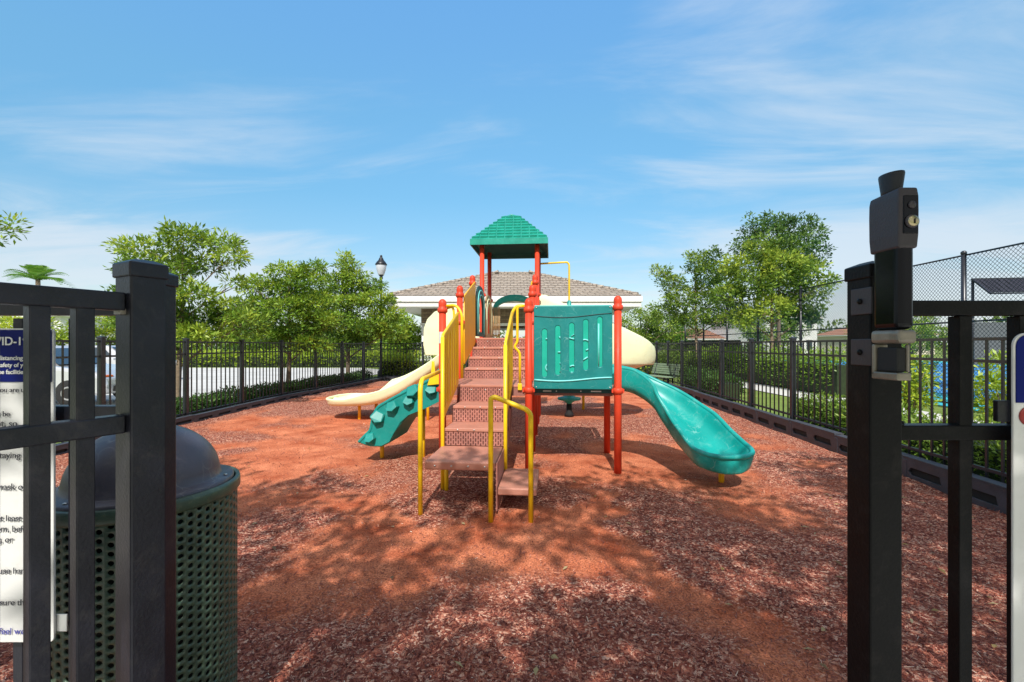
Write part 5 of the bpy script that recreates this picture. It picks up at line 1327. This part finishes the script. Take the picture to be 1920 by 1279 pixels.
for i, (x, y, H, rad, lab, lm) in enumerate((
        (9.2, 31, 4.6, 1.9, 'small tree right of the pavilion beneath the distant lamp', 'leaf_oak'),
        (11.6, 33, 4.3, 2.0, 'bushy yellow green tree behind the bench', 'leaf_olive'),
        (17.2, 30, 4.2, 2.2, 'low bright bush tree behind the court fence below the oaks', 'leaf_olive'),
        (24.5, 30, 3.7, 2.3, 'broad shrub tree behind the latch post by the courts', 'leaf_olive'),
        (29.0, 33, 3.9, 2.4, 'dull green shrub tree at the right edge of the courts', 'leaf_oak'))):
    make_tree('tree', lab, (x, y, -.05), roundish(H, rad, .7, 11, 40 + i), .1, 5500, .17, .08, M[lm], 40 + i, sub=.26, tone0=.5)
# background rows on the left across the road
for i, (x, y, H, rad, lab) in enumerate((
        (-36, 34, 3.6, 3.0, 'leftmost lime green shrub tree across the road behind the notice'),
        (-31, 36, 4.4, 3.0, 'lime green tree across the road behind the gate pickets'),
        (-26.5, 35, 4.2, 2.8, 'lime green tree across the road just left of the gate post'),
        (-21.5, 38, 3.7, 3.0, 'pale green tree across the road behind the tall olive tree'),
        (-16.5, 37, 3.5, 2.8, 'broad tree across the road behind the left row'),
        (-11.0, 36, 3.4, 2.6, 'tree beyond the road in the gap left of the pointed tree'),
        (-7.2, 29, 3.6, 1.9, 'leafy tree left of the pavilion columns'))):
    make_tree('tree', lab, (x, y, -.05), roundish(H, rad, .5, 12, 60 + i), .13, 5200, .24, .11, M['leaf_lime' if i < 3 else 'leaf_olive'], 60 + i, sub=.34, tone0=.45)
# foliage overhanging at the far right edge
make_tree('tree', 'tree at the far right edge above the shade canopy', (16.6, 13.2, -.05), [(-.7, 0, 4.05, .55, .3), (0, 0, 4.5, .8, .45), (.5, .2, 3.8, .9, .5), (1.0, 0, 4.9, .8, .5)], .09, 4500, .16, .06, M['leaf_olive'], 81, sub=.2, tone0=.5)

# palm
PT = thing('palm_tree', 'palm with feathery fronds showing above the left gate rail', 'palm', (-31.3, 30, 0))
MB().tube([(0, 0, -.1), (.1, 0, 3), (.05, 0, 5.8)], [.2, .15, .12], 10).build('trunk', M['bark'], PT, recalc=False)
rng = np.random.default_rng(3); VV, TT = [], []
for k in range(22):
    a = k * 2.399; el = R(rng.uniform(18, 84)); Lf = rng.uniform(1.7, 2.3); c = Vector((.05, 0, 5.8)); prev = None
    d = Vector((math.cos(a) * math.cos(el), math.sin(a) * math.cos(el), math.sin(el)))
    for j in range(16):
        s = j / 15 * Lf; p = c + d * s + Vector((0, 0, -.26 * s * s))
        side = Vector((-math.sin(a), math.cos(a), 0)); ln = .50 * math.sin(math.pi * (.12 + .86 * j / 15)) + .08
        for sg in (-1, 1):
            tip = p + side * sg * ln * .8 + d * ln * .55 + Vector((0, 0, -.22 * ln)); w = d * .085
            VV += [p - w * .5, p + w * .5, tip + w * .1, tip - w * .1]; TT.append(.35 + .3 * math.sin(el) + rng.normal() * .12)
arr_mesh('fronds', [tuple(v) for v in VV], np.arange(len(VV)).reshape(-1, 4), M['leaf_palm'], PT, np.clip(TT, 0, 1))

# shade trees standing behind the viewpoint: their shadows dapple the foreground
shade = [((-3.6, -1.6), 6.6, 2.3, 91, 'shade tree behind the viewpoint to the left of the gate'), ((.6, -2.4), 7.2, 2.3, 92, 'shade tree directly behind the gate opening'), ((4.6, -1.4), 6.6, 2.3, 93, 'shade tree behind the viewpoint to the right of the gate')]
for (x, y), H, rad, sd, lab in shade:
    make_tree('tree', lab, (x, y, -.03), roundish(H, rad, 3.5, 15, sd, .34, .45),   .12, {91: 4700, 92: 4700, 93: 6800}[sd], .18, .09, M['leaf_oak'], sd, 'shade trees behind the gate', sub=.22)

# ------------------------------------------------------------------ hedges and shrubs
def hedge(label, pts, w, h, nleaf, L, W, lm, seed, cat='hedge', bump=.25):
    t = thing('hedge', label, cat, (pts[0][0], pts[0][1], 0))
    rng = np.random.default_rng(seed); O = np.array([pts[0][0], pts[0][1], 0.0])
    segL = [math.hypot(c - a, d - b) for (a, b), (c, d) in zip(pts, pts[1:])]; tot = sum(segL); VV, TT = [], []
    for ((a, b), (c, d)), l in zip(zip(pts, pts[1:]), segL):
        n = int(nleaf * l / tot); s = rng.uniform(0, 1, n)
        th = rng.uniform(-.15, math.pi + .15, n); rad = rng.uniform(.72, 1.06, n)
        bx = np.array([1 + bump * mn.noise(Vector((q * l * 1.4, seed, 0))) + bump * .5 * mn.noise(Vector((q * l * 4.0, seed, th_ * 2))) for q, th_ in zip(s, th)])
        off = np.sign(np.cos(th)) * np.abs(np.cos(th)) ** .6 * rad * w / 2 * bx; z = np.clip(np.sin(th), 0, 1) ** .6 * rad * h * bx
        z = np.where(np.sin(th) < .1, rng.uniform(0, h * .8, n), z)
        ux, uy = (c - a) / l, (d - b) / l
        P = np.stack([a + ux * s * l - uy * off, b + uy * s * l + ux * off, np.maximum(z, .02)], 1) - O
        A = np.stack([-uy * np.cos(th), ux * np.cos(th), np.sin(th) + .3], 1) + rng.normal(size=(n, 3)) * .7
        V, F = leaf_arrays(P, A, L, W, rng, .3); VV.append(V)
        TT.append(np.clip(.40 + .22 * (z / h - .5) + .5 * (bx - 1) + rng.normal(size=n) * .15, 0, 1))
    V = np.concatenate(VV); n = len(V) // 4
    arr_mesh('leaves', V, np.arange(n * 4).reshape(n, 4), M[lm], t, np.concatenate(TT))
    mb = MB()
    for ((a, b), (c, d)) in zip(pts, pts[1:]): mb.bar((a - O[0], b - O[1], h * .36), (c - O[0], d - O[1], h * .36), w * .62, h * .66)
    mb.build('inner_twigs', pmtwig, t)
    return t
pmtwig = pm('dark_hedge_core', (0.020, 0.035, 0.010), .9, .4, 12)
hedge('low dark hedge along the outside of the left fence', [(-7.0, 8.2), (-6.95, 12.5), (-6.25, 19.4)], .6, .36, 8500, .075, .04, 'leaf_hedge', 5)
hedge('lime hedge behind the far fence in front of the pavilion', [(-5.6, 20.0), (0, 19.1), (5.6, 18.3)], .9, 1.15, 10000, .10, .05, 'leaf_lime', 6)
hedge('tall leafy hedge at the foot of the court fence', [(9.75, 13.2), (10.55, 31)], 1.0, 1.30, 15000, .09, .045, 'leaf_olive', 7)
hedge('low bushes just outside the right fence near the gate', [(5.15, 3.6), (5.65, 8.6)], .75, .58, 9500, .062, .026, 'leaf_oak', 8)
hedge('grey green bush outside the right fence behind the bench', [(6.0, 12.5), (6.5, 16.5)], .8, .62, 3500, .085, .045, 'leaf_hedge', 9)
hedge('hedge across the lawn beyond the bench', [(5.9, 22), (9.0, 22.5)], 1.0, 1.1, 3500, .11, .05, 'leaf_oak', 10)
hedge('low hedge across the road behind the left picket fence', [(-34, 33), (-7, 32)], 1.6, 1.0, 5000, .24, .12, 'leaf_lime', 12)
def shrub(label, x, y, h, r, n, lm, seed, L=.11, W=.04):
    t = thing('shrub', label, 'shrub', (x, y, 0))
    rg = random.Random(seed); mb = MB(); cl = []
    for i in range(7):
        a = i * 2.4; e = (math.cos(a) * r * .6, math.sin(a) * r * .6, h * rg.uniform(.55, .95)); mb.tube([(0, 0, -.05), (e[0] * .4, e[1] * .4, e[2] * .5), e], [.018, .012, .005], 5); cl.append((e[0], e[1], e[2], r * .45, h * .16))
        cl.append((e[0] * .6, e[1] * .6, e[2] * .5, r * .45, h * .16))
    mb.build('stems', M['bark'], t, recalc=False)
    V, F, T = foliage(cl, n, L, W, seed, .10, tone0=.5); arr_mesh('leaves', V, F, M[lm], t, T); return t
shrub('yellow green leafy shrub beside the latch post in front of the court', 8.15, 9.3, 1.35, .45, 1500, 'leaf_lime', 31)
shrub('yellow leafed shrub by the right sign in front of the blue court', 7.95, 7.3, 1.30, .5, 1800, 'leaf_lime', 32)
shrub('small green shrub right of the path near the court fence', 9.9, 11.4, 1.1, .45, 1200, 'leaf_oak', 33)
# far wood along the horizon
rng = np.random.default_rng(77); cl = []
for a in np.linspace(-62, 62, 70):
    d = rng.uniform(95, 120); h = rng.uniform(3.0, 6.2) * (.75 if abs(a) < 20 else 1)
    cl.append((d * math.sin(R(a)), d * math.cos(R(a)), h * .5, rng.uniform(2.6, 4.4), h * .55))
V, F, T = foliage(cl, 16000, .75, .5, 78, 1.0, tone0=.4)
fw = arr_mesh('far_wood', V, F, M['leaf_far'], None, T); tag(fw, 'distant band of trees along the horizon', 'woodland', kind='stuff')

# ------------------------------------------------------------------ world, sun, camera
SUN_EL, SUN_AZ = R(47), R(184)
w = bpy.data.worlds.new('World'); scene.world = w; w.use_nodes = True
nt = w.node_tree; bg = nt.nodes['Background']
sky = N(nt, 'ShaderNodeTexSky'); sky.sky_type = 'NISHITA'; sky.sun_disc = False
sky.sun_elevation = SUN_EL; sky.sun_rotation = SUN_AZ; sky.air_density = 1.0; sky.dust_density = 0.6; sky.ozone_density = 1.6; sky.altitude = 0
tc = N(nt, 'ShaderNodeTexCoord'); sp3 = N(nt, 'ShaderNodeSeparateXYZ'); nt.links.new(tc.outputs['Generated'], sp3.inputs[0])
def mth(op, a, b=None, c=None, clamp=False):
    n = N(nt, 'ShaderNodeMath', operation=op, use_clamp=clamp)
    for i, q in enumerate((a, b, c)):
        if q is None: continue
        if isinstance(q, (int, float)): n.inputs[i].default_value = q
        else: nt.links.new(q, n.inputs[i])
    return n.outputs[0]
def mrange(v, a, b, c, d, smooth=True):
    n = N(nt, 'ShaderNodeMapRange'); n.interpolation_type = 'SMOOTHSTEP' if smooth else 'LINEAR'
    nt.links.new(v, n.inputs['Value'])
    for k, q in zip(('From Min', 'From Max', 'To Min', 'To Max'), (a, b, c, d)): n.inputs[k].default_value = q
    return n.outputs['Result']
zc = mth('MAXIMUM', sp3.outputs['Z'], 0.02)
az = mth('ARCTAN2', sp3.outputs['X'], sp3.outputs['Y'])
den = mth('ADD', zc, 0.12)
cx = mth('DIVIDE', sp3.outputs['X'], den); cy = mth('DIVIDE', sp3.outputs['Y'], den)
cmb = N(nt, 'ShaderNodeCombineXYZ'); nt.links.new(cx, cmb.inputs[0]); nt.links.new(cy, cmb.inputs[1])
mp = N(nt, 'ShaderNodeMapping'); mp.inputs['Rotation'].default_value = (0, 0, R(22)); mp.inputs['Scale'].default_value = (0.55, 1.5, 1); mp.inputs['Location'].default_value = (3.1, 1.7, 0)
nt.links.new(cmb.outputs[0], mp.inputs['Vector'])
n1 = N(nt, 'ShaderNodeTexNoise'); n1.inputs['Scale'].default_value = 1.3; n1.inputs['Detail'].default_value = 9; n1.inputs['Roughness'].default_value = 0.60; n1.inputs['Distortion'].default_value = 0.7
nt.links.new(mp.outputs[0], n1.inputs['Vector'])
n2 = N(nt, 'ShaderNodeTexNoise'); n2.inputs['Scale'].default_value = 0.55; n2.inputs['Detail'].default_value = 3
nt.links.new(mp.outputs[0], n2.inputs['Vector'])
side = mth('MAXIMUM', mrange(az, -.12, -.62, 0, 1), mrange(az, .16, .55, 0, 1))
hor = mrange(zc, .03, .27, 1.15, 0)
cov = mth('MULTIPLY_ADD', mrange(n2.outputs['Fac'], .35, .65, 0, 1), .22, mth('MULTIPLY_ADD', side, .165, mth('MULTIPLY', hor, .32)))
cl_ = mrange(mth('ADD', n1.outputs['Fac'], cov), .66, 1.10, 0, 0.72)
mix = N(nt, 'ShaderNodeMix', data_type='RGBA')
nt.links.new(cl_, mix.inputs['Factor'])
hs = N(nt, 'ShaderNodeHueSaturation'); hs.inputs['Saturation'].default_value = 1.12; hs.inputs['Value'].default_value = 1.0
nt.links.new(sky.outputs[0], hs.inputs['Color'])
gain = N(nt, 'ShaderNodeVectorMath', operation='MULTIPLY'); gr = N(nt, 'ShaderNodeValToRGB'); nt.links.new(sp3.outputs['Z'], gr.inputs['Fac']); e = gr.color_ramp.elements
e[0].position = 0.0; e[0].color = (.92 / 2.2, .90 / 2.2, .86 / 2.2, 1); e[1].position = 0.62; e[1].color = (1.66 / 2.2, 2.2 / 2.2, 2.12 / 2.2, 1)
for p_, c in ((.15, (1.0, 1.03, .95)), (.30, (1.02, 1.36, 1.25)), (.44, (1.32, 1.76, 1.58))):
    k = e.new(p_); k.color = [q / 2.2 for q in c] + [1]
sc_ = N(nt, 'ShaderNodeVectorMath', operation='SCALE'); sc_.inputs['Scale'].default_value = 2.2
nt.links.new(gr.outputs['Color'], sc_.inputs[0]); nt.links.new(sc_.outputs[0], gain.inputs[1])
nt.links.new(hs.outputs[0], gain.inputs[0])
nt.links.new(gain.outputs[0], mix.inputs['A']); mix.inputs['B'].default_value = (5.1, 5.6, 6.15, 1)
added_sky_fill = mth('MULTIPLY', mth('MAXIMUM', mrange(sp3.outputs['Z'], .64, .86, 0, 1), mrange(sp3.outputs['Y'], .05, -.45, 0, 1)), mrange(n1.outputs['Fac'], .30, .60, .55, .95))  # bright sky added overhead and behind the camera, unseen, as ambient fill
mx2 = N(nt, 'ShaderNodeMix', data_type='RGBA'); nt.links.new(added_sky_fill, mx2.inputs['Factor']); nt.links.new(mix.outputs['Result'], mx2.inputs['A']); mx2.inputs['B'].default_value = (4.5, 4.3, 4.1, 1)
nt.links.new(mx2.outputs['Result'], bg.inputs['Color']); bg.inputs['Strength'].default_value = 0.15

sl = bpy.data.lights.new('sun', 'SUN'); sl.energy = 5.0; sl.angle = R(0.55); sl.color = (1.0, 0.97, 0.915)
so = bpy.data.objects.new('sun', sl); put(so)
sd = Vector((math.sin(SUN_AZ) * math.cos(SUN_EL), math.cos(SUN_AZ) * math.cos(SUN_EL), math.sin(SUN_EL)))
so.rotation_euler = sd.to_track_quat('Z', 'Y').to_euler(); so.location = (0, -10, 20)

cam = bpy.data.cameras.new('camera'); co = bpy.data.objects.new('camera', cam); put(co)
cam.sensor_width = 36; cam.lens = 16.0; cam.clip_start = 0.05; cam.clip_end = 2000
cam.shift_y = 0.0039
co.location = (0, 0, 1.5); co.rotation_euler = (R(90), 0, 0)
scene.camera = co
scene.view_settings.view_transform = 'Standard'; scene.view_settings.look = 'None'; scene.view_settings.exposure = 0; scene.view_settings.gamma = 1
scene.render.engine = 'CYCLES'
scene.cycles.max_bounces = 6; scene.cycles.diffuse_bounces = 3; scene.cycles.transparent_max_bounces = 4
scene.cycles.use_denoising = True
